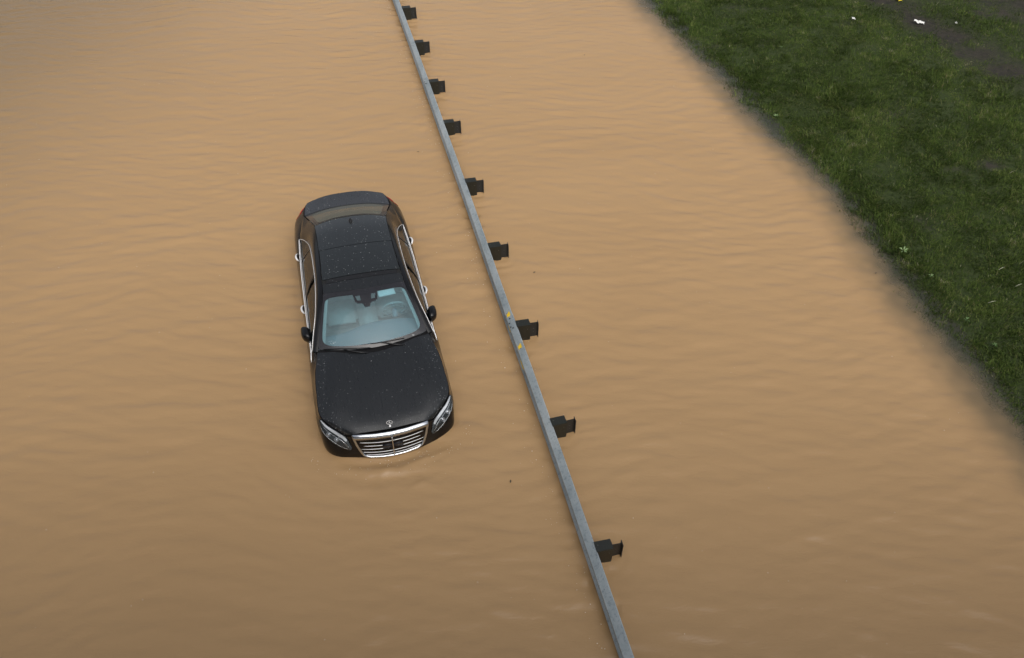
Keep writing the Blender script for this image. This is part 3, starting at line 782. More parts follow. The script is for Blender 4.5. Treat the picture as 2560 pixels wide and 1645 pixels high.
# v runs 0 (car left, +y) .. 4 (car right); centre 2.  half width .6 m ~ 2 units
uv_poly([[(0.30, 1.42), (0.30, 2.58), (0.52, 2.54), (0.52, 1.46)],
         [(0.52, 1.74), (0.52, 2.26), (1.02, 2.20), (1.25, 2.10), (1.25, 1.90), (1.02, 1.80)],
         [(0.50, 1.46), (0.50, 1.53), (0.98, 1.64), (0.98, 1.52)], [(0.50, 2.47), (0.50, 2.54), (0.98, 2.48), (0.98, 2.36)],
         [(0.88, 1.52), (0.90, 1.84), (1.08, 1.84), (1.04, 1.60)], [(0.90, 2.16), (0.88, 2.48), (1.04, 2.40), (1.08, 2.16)]],
        WS, 0.006, 'sensor_housing', M['frit'], CAR)
# white print in the lower corner of the screen and the small number plate on the black band
mb = MB()
for (u, v, w_, l_) in ((2.66, 3.34, .012, .003), (2.66, 3.42, .003, .010), (2.71, 3.40, .016, .003), (2.62, 3.50, .010, .003), (2.70, 3.52, .004, .010), (2.74, 3.47, .008, .003), (2.64, 3.58, .003, .008)):
    p = on_surf(WS, u, v, 0.002); mb.box(tuple(p), (l_ * 1.2, w_ * 1.2, 0.001))
mb.build('screen_print', M['white'], wsp, smooth=False)
mb = MB(); p = on_surf(WS, 2.93, 0.62, 0.004); mb.box(tuple(p), (0.006, 0.05, 0.002), Matrix.Rotation(-.25, 4, 'Z')); mb.build('number_tag', M['white'], wsp, smooth=False)

# scuttle below the screen
SC2 = Surf([[(-.70,.77,1.015),(-.585,.42,1.040),(-.53,0,1.047),(-.585,-.42,1.040),(-.70,-.77,1.015)],
            [(-.63,.79,.992),(-.52,.42,1.020),(-.44,0,1.028),(-.52,-.42,1.020),(-.63,-.79,.992)]])
sheet('scuttle', SC2.grid(np.linspace(0, 1, 4), np.linspace(0, 4, 24)), M['scuttle'], skirt=0.04)
# wipers
def wiper(pts_b, pts_a):
    mb = MB(); mb.tube(pts_b, [.006] + [.010] * (len(pts_b) - 2) + [.006], 6); mb.build('wiper_blade', M['black'], w_root)
    mb = MB(); mb.tube(pts_a, [.016, .012, .009, .006], 6, flat=.6); mb.build('wiper_arm', M['black'], w_root)
w_root = empty('wiper', parent=CAR)
wiper([(-.645, -.70, 1.065), (-.585, -.45, 1.078), (-.535, -.25, 1.083), (-.505, -.06, 1.082)], [(-.44, -.10, 1.058), (-.465, -.22, 1.075), (-.52, -.36, 1.088), (-.565, -.44, 1.090)])
w_root = empty('wiper', parent=CAR)
wiper([(-.575, -.20, 1.092), (-.56, .02, 1.094), (-.56, .22, 1.092), (-.575, .43, 1.084)], [(-.475, .42, 1.050), (-.495, .30, 1.072), (-.535, .16, 1.097), (-.56, .06, 1.100)])

# rear window
RW = Surf(full([
 [(-3.045,.556,1.398),(-3.105,.33,1.421),(-3.13,0,1.429)],
 [(-3.38,.624,1.262),(-3.47,.36,1.288),(-3.50,0,1.297)],
 [(-3.725,.698,1.108),(-3.81,.40,1.124),(-3.845,0,1.130)]]))
sheet('rear_window', RW.grid(np.linspace(0.02, 1.98, 16), np.linspace(0.02, 3.98, 25)), M['rearglass'], skirt=0.0)
border('rear_window_band', RW, ring_on(RW, 0, 2, 0, 4, .10, 1.90, .28, 3.72, .003, 64), M['frit'], 0.003)
# boot lid
BT = Surf(full([
 [(-3.745,.706,1.104),(-3.83,.40,1.121),(-3.862,0,1.127)],
 [(-3.93,.690,1.094),(-4.02,.39,1.110),(-4.06,0,1.116)],
 [(-4.118,.645,1.082),(-4.222,.37,1.102),(-4.252,0,1.110)]]))
sheet('boot_lid', BT.grid(np.linspace(0, 2, 14), np.linspace(0, 4, 31)), M['paint_lid_sheen'], skirt=0.03)

# mirrors
for s in (1, -1):
    bm = bmesh.new(); bmesh.ops.create_uvsphere(bm, u_segments=20, v_segments=12, radius=1.0)
    for v in bm.verts:
        x, y, z = v.co
        x, y, z = [math.copysign(abs(q) ** 0.72, q) for q in (x, y, z)]; x = x * 0.125 if x > 0 else max(x * 0.125, -0.085)
        taper = 1.0 - 0.25 * max(0, y)
        v.co = Vector((-1.015 + x - 0.035 * y, s * (0.912 + y * 0.068), 1.055 + z * 0.086 * taper))
    if s < 0: bmesh.ops.reverse_faces(bm, faces=bm.faces)
    me = bpy.data.meshes.new('door_mirror'); bm.to_mesh(me); bm.free(); me.materials.append(M['paint_side']); me.shade_smooth()
    mo = bpy.data.objects.new('door_mirror', me); SC.collection.objects.link(mo); mo.parent = CAR
    mb = MB(); mb.tube([(-.90, s * .855, .985), (-.93, s * .89, .99), (-.97, s * .92, 1.0)], [.030, .024, .022], 8, flat=.6); mb.build('mirror_arm', M['black'], mo)
    vs_ = [(-1.107 - 0.030 * math.cos(a), s * (0.912 + 0.056 * math.cos(a)), 1.055 + 0.060 * math.sin(a)) for a in np.linspace(0, 2 * math.pi, 20, endpoint=False)]
    mesh_obj('mirror_glass', vs_, [tuple(range(20)) if s < 0 else tuple(range(20))[::-1]], M['mirror'], mo, smooth=False)

# headlamps
LP = Surf([[(.398,.866,.838),(.40,.880,.82),(.402,.888,.800)],
           [(.50,.795,.806),(.53,.830,.765),(.555,.848,.715)],
           [(.62,.672,.776),(.65,.722,.72),(.672,.755,.655)],
           [(.71,.582,.740),(.735,.622,.68),(.750,.652,.610)],
           [(.775,.535,.620),(.788,.54,.600),(.797,.545,.580)]])
for s in (1, -1):
    mir = s < 0
    hl = sheet('headlight', LP.grid(np.linspace(0, 4, 24), np.linspace(0, 2, 9)), M['lampdark'], off=0.010, skirt=0.02, mirror=mir)
    def lp(u, v, off):
        p = LP.pt(u, v); e = .03; nn = np.cross(LP.pt(u + e, v) - LP.pt(u - e, v), LP.pt(u, v + e) - LP.pt(u, v - e)); nn /= np.linalg.norm(nn)
        nn *= 1 if nn[0] > 0 else -1; q = p + nn * off; return (q[0], s * q[1], q[2])
    G1 = LP.grid(np.linspace(.15, 3.2, 20), np.linspace(.12, .52, 4)); sheet('light_strip', G1, M['chrome_sky_lit'], hl, off=0.016, skirt=0.004, mirror=mir)
    mb = MB(); mb.tube([lp(u, 1.85, .016) for u in np.linspace(.4, 3.7, 20)], .004, 5); mb.tube([lp(u, .85, .016) for u in np.linspace(.6, 3.4, 16)], .003, 5)
    mb.build('light_bezel', M['chrome'], hl)
    for u in (1.45, 2.25):
        c = Vector(lp(u, 1.25, .008)); nn = (Vector(lp(u, 1.25, .05)) - c).normalized()
        Mx = Matrix.Translation(c) @ nn.to_track_quat('Z', 'Y').to_matrix().to_4x4()
        mb = MB(); mb.lathe([(.036, 0), (.034, .010), (.028, .012), (.026, .006), (.018, .014), (.0, .019)], Mx, 20); mb.build('projector_lens', M['silver'], hl)
    for k in range(9):
        c = Vector(lp(2.4 + k * .15, .68 + .06 * k, .018)); mb = MB(); mb.box(tuple(c), (.012, .010, .006), bev=.002); mb.build('light_segment', M['chrome_sky_lit'], hl)
    sheet('lamp_cover', LP.grid(np.linspace(0.02, 3.98, 24), np.linspace(0.02, 1.98, 9)), M['clear'], hl, off=0.026, skirt=0.014, mirror=mir)

# grille
def gx(y, z): return 0.932 - 0.165 * (z - .43) - 0.36 * y * y
def ringpts(L):
    L = L + [(-y, z) for y, z in L[::-1] if y > 1e-6]
    return L
def dens(L, n):
    P = np.array(L + [L[0]], float); d = np.r_[0, np.cumsum(np.linalg.norm(np.diff(P, axis=0), axis=1))]
    t = np.linspace(0, d[-1], n, endpoint=False); return np.c_[np.interp(t, d, P[:, 0]), np.interp(t, d, P[:, 1])]
out_l = ringpts([(0, .836), (.20, .833), (.40, .821), (.487, .812), (.508, .800), (.512, .775), (.485, .66), (.44, .53), (.41, .480), (.375, .458), (.32, .448), (.15, .446), (0, .445)][::1])
in_l = ringpts([(0, .768), (.20, .765), (.38, .757), (.455, .752), (.462, .748), (.463, .742), (.440, .65), (.405, .55), (.380, .495), (.350, .476), (.31, .464), (.15, .458), (0, .456)])
no = len(out_l)
grille = empty('grille', parent=CAR)
vs_, fs = [], []
for (yo, zo), (yi, zi) in zip(out_l, in_l):
    mo_, mi = (yo * .82 + yi * .18, zo * .82 + zi * .18), (yo * .2 + yi * .8, zo * .2 + zi * .8)
    vs_ += [(gx(yo, zo) - .035, yo, zo), (gx(*mo_) + .004, *mo_), (gx(*mi) + .006, *mi), (gx(yi, zi) - .018, yi, zi)]
for i in range(no):
    j = (i + 1) % no
    for k in range(3): fs.append((i * 4 + k, j * 4 + k, j * 4 + k + 1, i * 4 + k + 1))
mesh_obj('grille_frame', vs_, fs, M['chrome_wet'], grille)
# dark mesh behind
ysg = np.linspace(-.47, .47, 24); zsg = np.linspace(.45, .765, 8)
def half_w(z): return float(np.interp(z, [.447, .466, .50, .55, .65, .745, .77], [.30, .345, .382, .405, .440, .463, .463]))
Gb = np.array([[(gx(y * half_w(z) / .47, z) - .045, y * half_w(z) / .47, z) for z in zsg] for y in ysg])
sheet('grille_mesh', Gb, M['under'], grille, skirt=0)
for i, z in enumerate((.704, .646, .589, .534, .488)):
    hw = half_w(z) - .006
    for sgn in (-1, 1):
        y0 = 0.135 if i in (1, 2) else 0.006
        mb = MB()
        ysl = np.linspace(y0, hw, 14); 
        sec = [(-.035, -.005), (-.006, -.004), (-.004, .0), (-.006, .003), (-.035, .004)]
        vv_ = [(gx(y, z) - .012 + a, sgn * y, z + b) for y in ysl for a, b in sec]
        ff = [(i2 * 5 + k, i2 * 5 + (k + 1) % 5, (i2 + 1) * 5 + (k + 1) % 5, (i2 + 1) * 5 + k) for i2 in range(13) for k in range(5)]
        if sgn < 0: ff = [f[::-1] for f in ff]
        mb.add(vv_, ff); sl = mb.build('grille_slat', M['under'], grille)
        mb = MB(); mb.tube([(gx(y, z) - .012, sgn * y, z) for y in ysl], .0042, 6); mb.build('slat_edge', M['chrome_sky_lit'], sl)
mb = MB(); mb.tube([(gx(0, z) - .004, 0, z) for z in np.linspace(.45, .766, 8)], .0075, 6); mb.build('grille_strut', M['chrome'], grille)
for s in (-1, 1):
    mb = MB(); 
    mb.box((gx(.07, .611) - .020, s * .070, .611), (.02, .118, .088), bev=.004); mb.build('radar_panel', M['frit'], grille)
# badge on the bar and upright star
def star(c, rad, Mx, parent, name):
    mb = MB(); ring = [c + Mx @ Vector((rad * math.cos(a), rad * math.sin(a), 0)) for a in np.linspace(0, 2 * math.pi, 28, endpoint=False)]
    mb.tube(ring, rad * .085, 6, closed=True)
    for k in range(3):
        a = math.pi / 2 + k * 2 * math.pi / 3
        tip = Vector((rad * .96 * math.cos(a), rad * .96 * math.sin(a), 0)); w = rad * .17
        n_ = Vector((-math.sin(a), math.cos(a), 0)) * w; b_ = Vector((math.cos(a), math.sin(a), 0)) * -w * .5
        P = [c + Mx @ q for q in (n_ + b_ * 0, -n_ + b_ * 0, tip, Vector((0, 0, w * .7)), Vector((0, 0, -w * .7)))]
        mb.add(P, [(0, 2, 3), (1, 3, 2), (0, 4, 2), (1, 2, 4)])
    return mb.build(name, M['chrome_sky_lit'], parent, smooth=False)
M_up = Matrix(((0, 0, 1), (1, 0, 0), (0, 1, 0)))
star(Vector((.752, 0, .928)), .038, M_up, CAR, 'bonnet_star')
mb = MB(); mb.lathe([(.0, .010), (.008, .010), (.011, .004), (.018, .003), (.020, -.004)], Matrix.Translation((.757, 0, .868)), 16); mb.build('star_base', M['chrome_sky_lit'], CAR)
Mb = Vector((.5, 0, .87)).to_track_quat('Z', 'X').to_matrix()
mb = MB(); mb.lathe([(.0, .004), (.013, .004), (.0145, .005), (.022, .005), (.024, -.002)], Matrix.Translation((gx(0, .81) + .003, 0, .812)) @ Mb.to_4x4(), 20); mb.build('badge', M['lampdark'], grille)

# wheels
for wx_ in (0.0, -3.165):
    for s in (1, -1):
        w = empty('wheel', parent=CAR); w.location = (wx_, s * .80, .345)
        Mx = Matrix.Rotation(R(-90 * s), 4, 'X')
        mb = MB(); mb.lathe([(.235, -.11), (.30, -.12), (.335, -.10), (.345, -.06), (.345, .06), (.335, .10), (.30, .12), (.235, .11)], Mx, 36); mb.build('tyre', M['tyre'], w)
        mb = MB(); mb.lathe([(.235, -.11), (.235, .105), (.222, .11), (.215, .08), (.05, .075), (.0, .09)], Mx, 36)
        for k in range(10):
            mb.box(tuple((Mx @ Matrix.Rotation(k * math.pi / 5, 4, 'Z') @ Vector((.13, 0, .085)))), (.19, .022, .022), Mx @ Matrix.Rotation(k * math.pi / 5, 4, 'Z'), bev=.004)
        mb.build('rim', M['silver'], w)

# interior
def ibox(name, c, size, mat, rot=None, bev=0.04, parent=None):
    return MB().box(c, size, rot, bev).build(name, mat, parent or CAR)
ibox('cabin_floor', (-1.95, 0, .44), (2.9, 1.60, .05), M['carpet'], bev=.01)
for s in (1, -1): ibox('door_lining', (-1.95, s * .845, .72), (2.5, .035, .46), M['leather'], bev=.012)
ibox('footwell', (-1.22, 0, .58), (.36, 1.5, .26), M['leather'], bev=.06)
ibox('bulkhead', (-.60, 0, .74), (.05, 1.55, .52), M['dash'], bev=.01)
# dashboard with the sweep of its rear edge
edge = [(-1.045, -.80), (-1.035, -.60), (-1.04, -.42), (-1.075, -.28), (-1.13, -.14), (-1.165, .02), (-1.17, .22), (-1.16, .40), (-1.13, .56), (-1.10, .72), (-1.09, .80)]
dc = []
for x, y in edge:
    xf = -.62 - .30 * (abs(y) / .8) ** 2 * .45
    dc.append([(xf, y, 1.0 - .05 * abs(y)), ((xf + x) / 2, y, .985 - .02 * abs(y)), (x + .03, y, .955), (x, y, .925), (x + .03, y, .80), (x + .10, y, .60)])
dash = sheet('dashboard', Surf(dc).grid(np.linspace(0, 10, 40), np.linspace(0, 5, 16)), M['dash'], skirt=0.0, outref=(-.8, 0, .5))
ibox('centre_console', (-1.50, 0, .68), (1.1, .28, .34), M['leather'], bev=.05)
ibox('centre_screen', (-1.12, -.05, .84), (.02, .30, .10), M['frit'], bev=.004)
for s in (1, -1):
    seat = empty('front_seat', parent=CAR); y = s * .39
    ibox('seat_cushion', (-1.72, y, .69), (.54, .53, .16), M['leather'], Matrix.Rotation(R(-6), 4, 'Y'), .06, seat)
    ibox('backrest', (-2.08, y, .98), (.15, .52, .62), M['leather'], Matrix.Rotation(R(-20), 4, 'Y'), .06, seat)
    for ss in (1, -1): ibox('side_bolster', (-2.01, y + ss * .22, .95), (.16, .09, .50), M['leather'], Matrix.Rotation(R(-20), 4, 'Y'), .035, seat)
    ibox('headrest', (-2.20, y, 1.30), (.10, .27, .17), M['leather'], Matrix.Rotation(R(-10), 4, 'Y'), .04, seat)
rs = empty('rear_seat', parent=CAR)
ibox('seat_cushion', (-2.85, 0, .68), (.50, 1.4, .17), M['leather'], None, .05, rs); ibox('backrest', (-3.20, 0, .92), (.16, 1.36, .50), M['leather'], Matrix.Rotation(R(-22), 4, 'Y'), .05, rs)
for s in (1, -1): ibox('headrest', (-3.30, s * .38, 1.17), (.09, .28, .12), M['leather'], None, .035, rs)
sheet('parcel_shelf', np.array([[(-3.30, y, 1.05), (-3.55, y, 1.06), (-3.78, y * .92, 1.07)] for y in np.linspace(-.66, .66, 8)]), M['carpet'], skirt=0, outref=(-3.5, 0, 0))
# steering wheel
sw = empty('steering_wheel', parent=CAR); sw.location = (-1.275, .385, 1.035); sw.rotation_euler = (0, R(-68), 0)
ring = [(.185 * math.cos(a), .185 * math.sin(a), 0) for a in np.linspace(0, 2 * math.pi, 40, endpoint=False)]
MB().tube(ring, .019, 10, closed=True).build('wheel_rim', M['leather'], sw)
mb = MB(); mb.lathe([(.0, .030), (.08, .026), (.115, .010), (.118, -.02)], Matrix.Identity(4), 24)
for a in (0, math.pi / 2, -math.pi / 2): mb.box((.12 * math.cos(a), .12 * math.sin(a), .0), (.12, .05, .016), Matrix.Rotation(a, 4, 'Z'), .005)
mb.build('wheel_hub', M['leather'], sw)
MB().tube([(-.0, 0, -.02), (0, 0, -.14)], .04, 10).build('steering_column', M['dash'], sw)
for s in (1, -1): MB().box((-.135, s * .10, -.03), (.012, .13, .012), None, .003).build('stalk', M['chrome'], sw)
# sun visor, folded against the screen on the driver's side
vis = [[on_surf(WS, u, v, -0.022) for v in np.linspace(0.62, 1.42, 8)] for u in np.linspace(.36, .80, 5)]
sheet('sun_visor', np.array(vis), M['visor'], off=0.0, skirt=0.02)
# pale pillar linings seen through the screen's edges
for (va, vb) in ((0.10, 0.25), (3.75, 3.90)):
    sheet('pillar_lining', np.array([[on_surf(WS, u, v, -.02) for v in np.linspace(va, vb, 4)] for u in np.linspace(.40, 2.80, 16)]), M['leather'], skirt=0)

# rain beads standing on bonnet, roof and boot
bv, bf = [], []; rb_ = random.Random(3)
def bead(p, r):
    b = len(bv); n = 6
    for (rr_, h) in ((1, 0), (.8, .38), (.35, .6)):
        for k in range(n):
            a = 2 * math.pi * k / n; bv.append((p[0] + r * rr_ * math.cos(a), p[1] + r * rr_ * math.sin(a), p[2] + r * h))
    for i in range(2):
        for k in range(n): bf.append((b + i * n + k, b + i * n + (k + 1) % n, b + (i + 1) * n + (k + 1) % n, b + (i + 1) * n + k))
    bf.append(tuple(b + 2 * n + k for k in range(n)))
for S, nn_, um, vm in ((HOOD, 420, 4.9, 8), (ROOF, 300, 4.9, 4), (BT, 90, 1.95, 4), (WS, 110, 2.95, 4)):
    for _ in range(nn_):
        p = on_surf(S, rb_.uniform(.1, um), rb_.uniform(.1, vm - .1), .001); bead(p, rb_.choice((.0018, .0022, .003, .004, .006)))
tbd = NT('rain_bead'); tbd.b.inputs['Base Color'].default_value = (.20, .21, .22, 1); tbd.b.inputs['Roughness'].default_value = .05; tbd.b.inputs['IOR'].default_value = 1.33
rbo = mesh_obj('rain_beads', bv, bf, tbd.m, CAR); rbo['kind'] = 'stuff'

# ------------------------------------------------------------------ grass
def blade_mat():
    t = NT('grass_blade'); v = t.geo()
    at = t.node('ShaderNodeAttribute', attribute_name='tint').outputs['Fac']
    c = t.ramp(at, [(0.0, (0.026, 0.044, 0.010)), (0.35, (0.046, 0.080, 0.015)), (0.65, (0.088, 0.138, 0.026)), (0.86, (0.155, 0.195, 0.050)), (0.97, (0.19, 0.165, 0.085)), (1.0, (0.34, 0.33, 0.22))])
    n = t.noise(v, 0.8, 3); c = t.mix(t.math('MULTIPLY', n, 0.5), c, (0.055, 0.074, 0.020))
    t.link(c, t.b.inputs['Base Color']); t.b.inputs['Roughness'].default_value = 0.6; t.b.inputs['Specular IOR Level'].default_value = 0.12
    tr = t.node('ShaderNodeBsdfTranslucent'); t.link(c, tr.inputs[0])
    m = t.node('ShaderNodeMixShader'); m.inputs[0].default_value = 0.3; t.link(t.b.outputs[0], m.inputs[1]); t.link(tr.outputs[0], m.inputs[2]); t.link(m.outputs[0], t.out.inputs['Surface'])
    return t.m
def make_grass():
    g = np.random.default_rng(5); NB = 1900000
    # candidates in the visible wedge of the bank, denser close to the camera
    X = g.uniform(3.2, 20.0, NB); Y = g.uniform(3.0, 23.5, NB)
    d = shore_d(X, Y)
    dist = np.hypot(X, Y)
    edge_n = (vnoise(X, Y, 2.2, 91) - .5) * 0.16 + (vnoise(X, Y, 6, 92) - .5) * 0.22
    vis = ((X < Y * 0.86 + 2.2) | ((X < Y * 0.80 + 7.5) & (g.random(NB) < .6))) & (d > -0.6 + edge_n)
    clump = vnoise(X, Y, 4.5, 93) * 0.6 + vnoise(X, Y, 11, 94) * 0.4
    mud = mud_mask(X, Y)
    keep = vis & (g.random(NB) < np.clip(clump * 2.0 - .25, 0.15, 1) * (1 - 0.93 * mud)) & (g.random(NB) < np.clip(1.25 - dist / 40, .4, 1)) & (g.random(NB) < np.clip((d - edge_n + 0.85) / 0.7, .25, 1))
    X, Y, d, clump, mud = X[keep], Y[keep], d[keep], clump[keep], mud[keep]; n = len(X)
    Z = bank_h(X, Y)
    patch = vnoise(X, Y, 0.7, 95); tall = vnoise(X, Y, 1.3, 96)
    L = g.uniform(0.03, 0.085, n) * (0.6 + 0.9 * tall) * (1 - .5 * mud); W = g.uniform(0.004, 0.009, n) * 1.35
    fr = (d < 0.25) & (d > -0.45) & (g.random(n) < .5); L[fr] *= 1.3; W[fr] *= 1.2
    big = g.random(n) < 0.012; L[big] *= 1.7; W[big] *= 1.8
    lean = g.uniform(0.25, 1.25, n); az = g.uniform(0, 2 * np.pi, n) * 0.75 + vnoise(X, Y, 1.5, 97) * 6.3
    dx, dy = np.cos(az), np.sin(az); px, py = -dy * W / 2, dx * W / 2
    def at(f, w, lz):
        h = L * f * np.cos(lean * (0.4 + 0.6 * f)); o = L * f * np.sin(lean * (0.4 + 0.6 * f))
        return np.stack([X + dx * o + px * w, Y + dy * o + py * w, Z - 0.006 + h], 1)
    P = np.stack([at(0, 1, 0), at(0, -1, 0), at(.55, .8, 0), at(.55, -.8, 0), at(1.0, 0, 0)], 1).reshape(-1, 3)
    b = np.arange(n)[:, None] * 5
    Fa = np.concatenate([b + np.array([[0, 1, 3]]), b + np.array([[0, 3, 2]]), b + np.array([[2, 3, 4]])], 0)
    o = grid_mesh('grass', P, Fa, blade_mat(), smooth=False)
    tint = -0.05 + 0.28 * patch + 0.42 * g.random(n) + 0.44 * vnoise(X, Y, 5.5, 101) * vnoise(X, Y, 13, 102) * 1.6 + 0.22 * (clump - .5) + 0.10 * (vnoise(X, Y, 2.6, 98) - .5)
    dry = vnoise(X, Y, 0.9, 99) * vnoise(X, Y, 3.3, 100)
    tint = np.where(g.random(n) < 0.085 + 0.6 * np.clip(dry - .35, 0, 1), g.uniform(.80, .97, n), tint)
    tint = np.where(g.random(n) < 0.004, 1.0, tint)
    a = o.data.attributes.new('tint', 'FLOAT', 'POINT'); a.data.foreach_set('value', np.repeat(np.clip(tint, 0, 1), 5).astype(np.float32))
    tag(o, 'short wet green grass covering the bank beside the floodwater', 'grass', kind='stuff')
    print('grass blades', n)
make_grass()

# ------------------------------------------------------------------ small things on the bank and the water
def pix(px, py, z=0.0):
    """photo pixel -> place on the level z (used to lay things out on the real ground)"""
    m = cam.matrix_world.to_3x3(); d = m @ Vector(((px - 1280) / 1995.94, -(py - 822.5) / 1995.94, -1))
    o = cam.matrix_world.translation; k = (z - o.z) / d.z; return o + d * k
def ground_at(px, py):
    z = 0.2
    for _ in range(8): p = pix(px, py, z); z = float(bank_h(np.array(p.x), np.array(p.y)))
    return Vector((p.x, p.y, z))
M['leafpale'] = basic('pale_leaf', (0.20, 0.30, 0.12), 0.45, var=0.3); M['leafgreen'] = basic('weed_leaf', (0.07, 0.15, 0.03), 0.45, var=0.3)
def leaf(mb, c, az, L, W, lift):
    d = Vector((math.cos(az), math.sin(az), 0)); s = Vector((-d.y, d.x, 0)); vs_, fs = [], []
    for i, (f, w) in enumerate(((0, .1), (.25, .8), (.55, 1), (.8, .6), (1, .04))):
        z = lift * math.sin(f * 2.2) ; p = c + d * L * f + Vector((0, 0, z))
        vs_ += [p + s * W * w / 2 + Vector((0, 0, .15 * W)), p, p - s * W * w / 2 + Vector((0, 0, .15 * W))]
    for i in range(4):
        a = i * 3; fs += [(a, a + 1, a + 4, a + 3), (a + 1, a + 2, a + 5, a + 4)]
    mb.add(vs_, fs)
def weed(px, py, n, L, label, mat, pale=0):
    p = ground_at(px, py); root = empty('weed', p); r = random.Random(int(px))
    MB().tube([(0, 0, -.02), (.003, 0, .03), (0, .004, .055)], [.004, .003, .002], 5).build('stem', M['leafgreen'], root)
    for k in range(n):
        mb = MB(); leaf(mb, Vector((0, 0, .02 + .03 * r.random())), k * 2.4 + r.random(), L * r.uniform(.7, 1.1), L * .24, L * r.uniform(.3, .7))
        mb.build('leaf', mat, root)
    tag(root, label, 'weed', 'weeds along the waterline')
weed(2256, 632, 8, .085, 'pale spiky weed with long leaves, largest one sticking up at the waterline', M['leafpale'])
weed(2325, 695, 5, .05, 'small pale weed just uphill from the large spiky weed at the waterline', M['leafpale'])
weed(1939, 294, 6, .065, 'pale leafy weed at the waterline halfway up the bank', M['leafpale'])
weed(2413, 806, 5, .06, 'narrow-leaved weed low on the near end of the bank by the waterline', M['leafgreen'])
weed(1952, 122, 4, .05, 'small light-leaved weed in the open grass in from the upper waterline', M['leafpale'])
weed(2485, 868, 5, .055, 'nearest weed on the bank, close to the right end of the waterline', M['leafgreen'])
# litter
M['litter_white'] = basic('wet_paper', (0.62, 0.62, 0.60), 0.7, var=0.2); M['litter_yellow'] = basic('yellow_wrapper_film', (0.72, 0.55, 0.02), 0.4, var=0.15)
def scrap(name, px, py, w, l, label, mat, cat, seed):
    p = ground_at(px, py) + Vector((0, 0, .045)); r = random.Random(seed); n, m_ = 8, 5; vs_, fs = [], []
    for i in range(n):
        for j in range(m_):
            x = (i / (n - 1) - .5) * l + r.uniform(-.12, .12) * l / n * 3; y = (j / (m_ - 1) - .5) * w * (0.5 + r.random() * .8)
            vs_.append((x, y, .012 * math.sin(i * 1.3 + seed) + r.uniform(0, .02)))
    for i in range(n - 1):
        for j in range(m_ - 1): a = i * m_ + j; fs.append((a, a + 1, a + m_ + 1, a + m_))
    o = mesh_obj(name, vs_, fs, mat, smooth=False); o.location = p; o.rotation_euler = (R(10), R(8), r.uniform(-.6, .2))
    sm = o.modifiers.new('thickness', 'SOLIDIFY'); sm.thickness = .003
    tag(o, label, cat)
scrap('paper_scrap', 2296, 60, .10, .24, 'torn white paper scrap in the grass, longest of the white litter', M['litter_white'], 'litter', 1)
scrap('paper_scrap', 2132, 51, .06, .09, 'small crumpled grey-white scrap left of the long torn paper in the grass', M['litter_white'], 'litter', 2)
scrap('paper_scrap', 2388, 62, .04, .05, 'tiny white scrap on the muddy track right of the torn paper', M['litter_white'], 'litter', 3)
scrap('paper_scrap', 2183, 2, .05, .08, 'white scrap at the far edge of the grass beside the yellow wrapper', M['litter_white'], 'litter', 4)
scrap('yellow_wrapper', 2246, 3, .11, .14, 'bright yellow wrapper lying on the far grass', M['litter_yellow'], 'litter', 5)
# straws lying on the grass near the right edge
M['straw'] = basic('dead_straw', (0.36, 0.37, 0.26), 0.6)
for (px, py, az, lab) in ((2500, 678, .5, 'pale straw lying in the grass near the right edge, upper one of three'), (2542, 720, .45, 'pale straw lying in the grass near the right edge, rightmost one'), (2476, 762, .3, 'pale straw lying in the grass near the right edge, lower one of three')):
    p = ground_at(px, py) + Vector((0, 0, .06)); o = empty('straw', p)
    mb = MB(); c, s_ = math.cos(az), math.sin(az); mb.tube([(-.07 * c, -.07 * s_, 0), (0, 0, .012), (.08 * c, .08 * s_, .004)], [.003, .005, .002], 5)
    bpy.data.objects.remove(o); o = mb.build('straw', M['straw']); o.location = p; tag(o, lab, 'straw', 'straws in the grass')
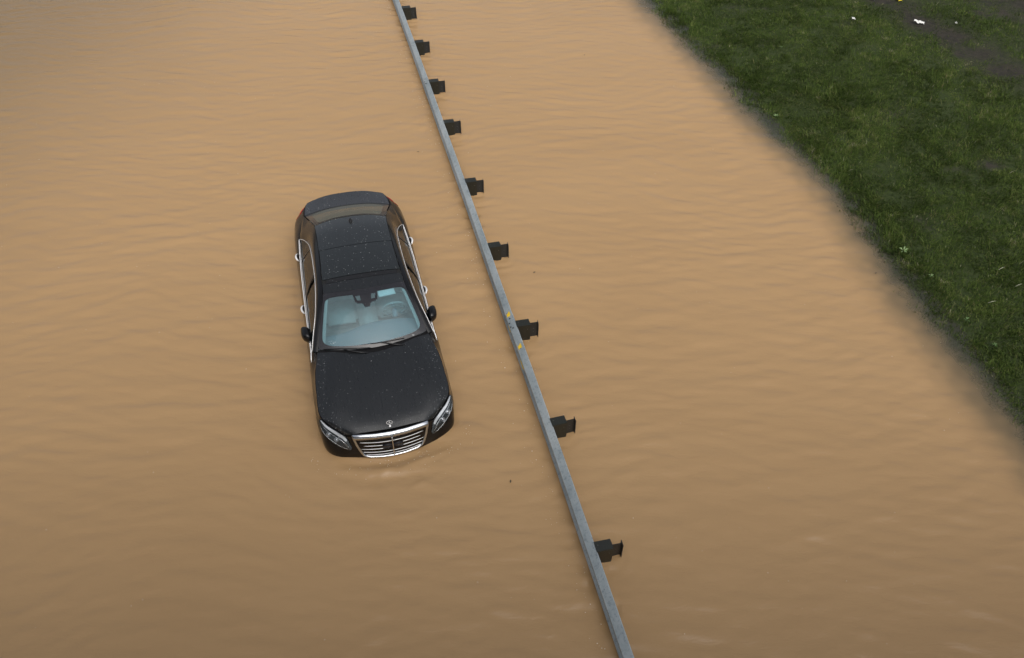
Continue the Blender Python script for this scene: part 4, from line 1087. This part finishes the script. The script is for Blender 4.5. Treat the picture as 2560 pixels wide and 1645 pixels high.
# bits of leaf afloat
M['drift'] = basic('dead_leaf', (0.045, 0.030, 0.015), 0.5)
lab_l = {(1339, 681): 'dark dead leaf afloat right of the guardrail, level with the car roof',
         (1043, 380): 'dark dead leaf afloat left of the guardrail beyond the car',
         (1463, 138): 'dark dead leaf afloat far out right of the guardrail, near the top',
         (1276, 1209): 'dark dead leaf afloat between the car nose and the guardrail',
         (2187, 686): 'brown dead leaf afloat close to the grassy bank'}
for (px, py), lab in lab_l.items():
    p = pix(px, py, 0.004); mb = MB(); r = random.Random(px)
    leaf(mb, Vector((0, 0, 0)), r.uniform(0, 6), .05, .022, .004); o = mb.build('floating_leaf', M['drift']); o.location = p + Vector((0, 0, .012)); tag(o, lab, 'leaf', 'dead leaves afloat')
# foam flecks and bubbles left by the rain, thicker along the rail and round the car
fr_ = np.random.default_rng(77); fv, ff = [], []
def fleck(x, y, rad):
    if float(shore_d(np.array(x), np.array(y))) > -0.3: return
    u, v = to_car(x, y)
    if abs(v) < 0.97 and -4.4 < u < 0.95: return
    b = len(fv); a0 = fr_.random() * 6
    for k in range(6): fv.append((x + rad * math.cos(a0 + k * 1.047), y + rad * (0.6 + .4 * math.sin(a0)) * math.sin(a0 + k * 1.047), 0.016))
    fv.append((x, y, 0.016 + rad * .5))
    for k in range(6): ff.append((b + k, b + (k + 1) % 6, b + 6))
for _ in range(620): fleck(fr_.uniform(-13, 7), fr_.uniform(3, 21), fr_.choice((.003, .004, .006)))
for _ in range(260):
    p = rail_pt(fr_.uniform(-9, 9), -0.14 - abs(fr_.normal()) * 0.14); fleck(p[0], p[1], fr_.choice((.003, .005, .007)))
for _ in range(150):
    a_ = fr_.uniform(-1.2, 1.2); q = CARM @ Vector((0.98 - .35 * a_ * a_ * .6 + abs(fr_.normal()) * .12, a_ * .9, 0)); fleck(q.x, q.y, fr_.choice((.003, .005)))
fo = mesh_obj('foam_flecks', fv, ff, basic('foam', (0.62, 0.55, 0.44), 0.4), smooth=False)
tag(fo, 'tiny pale foam flecks and rain bubbles scattered over the brown water', 'foam', kind='stuff')
bpy.context.view_layer.update()
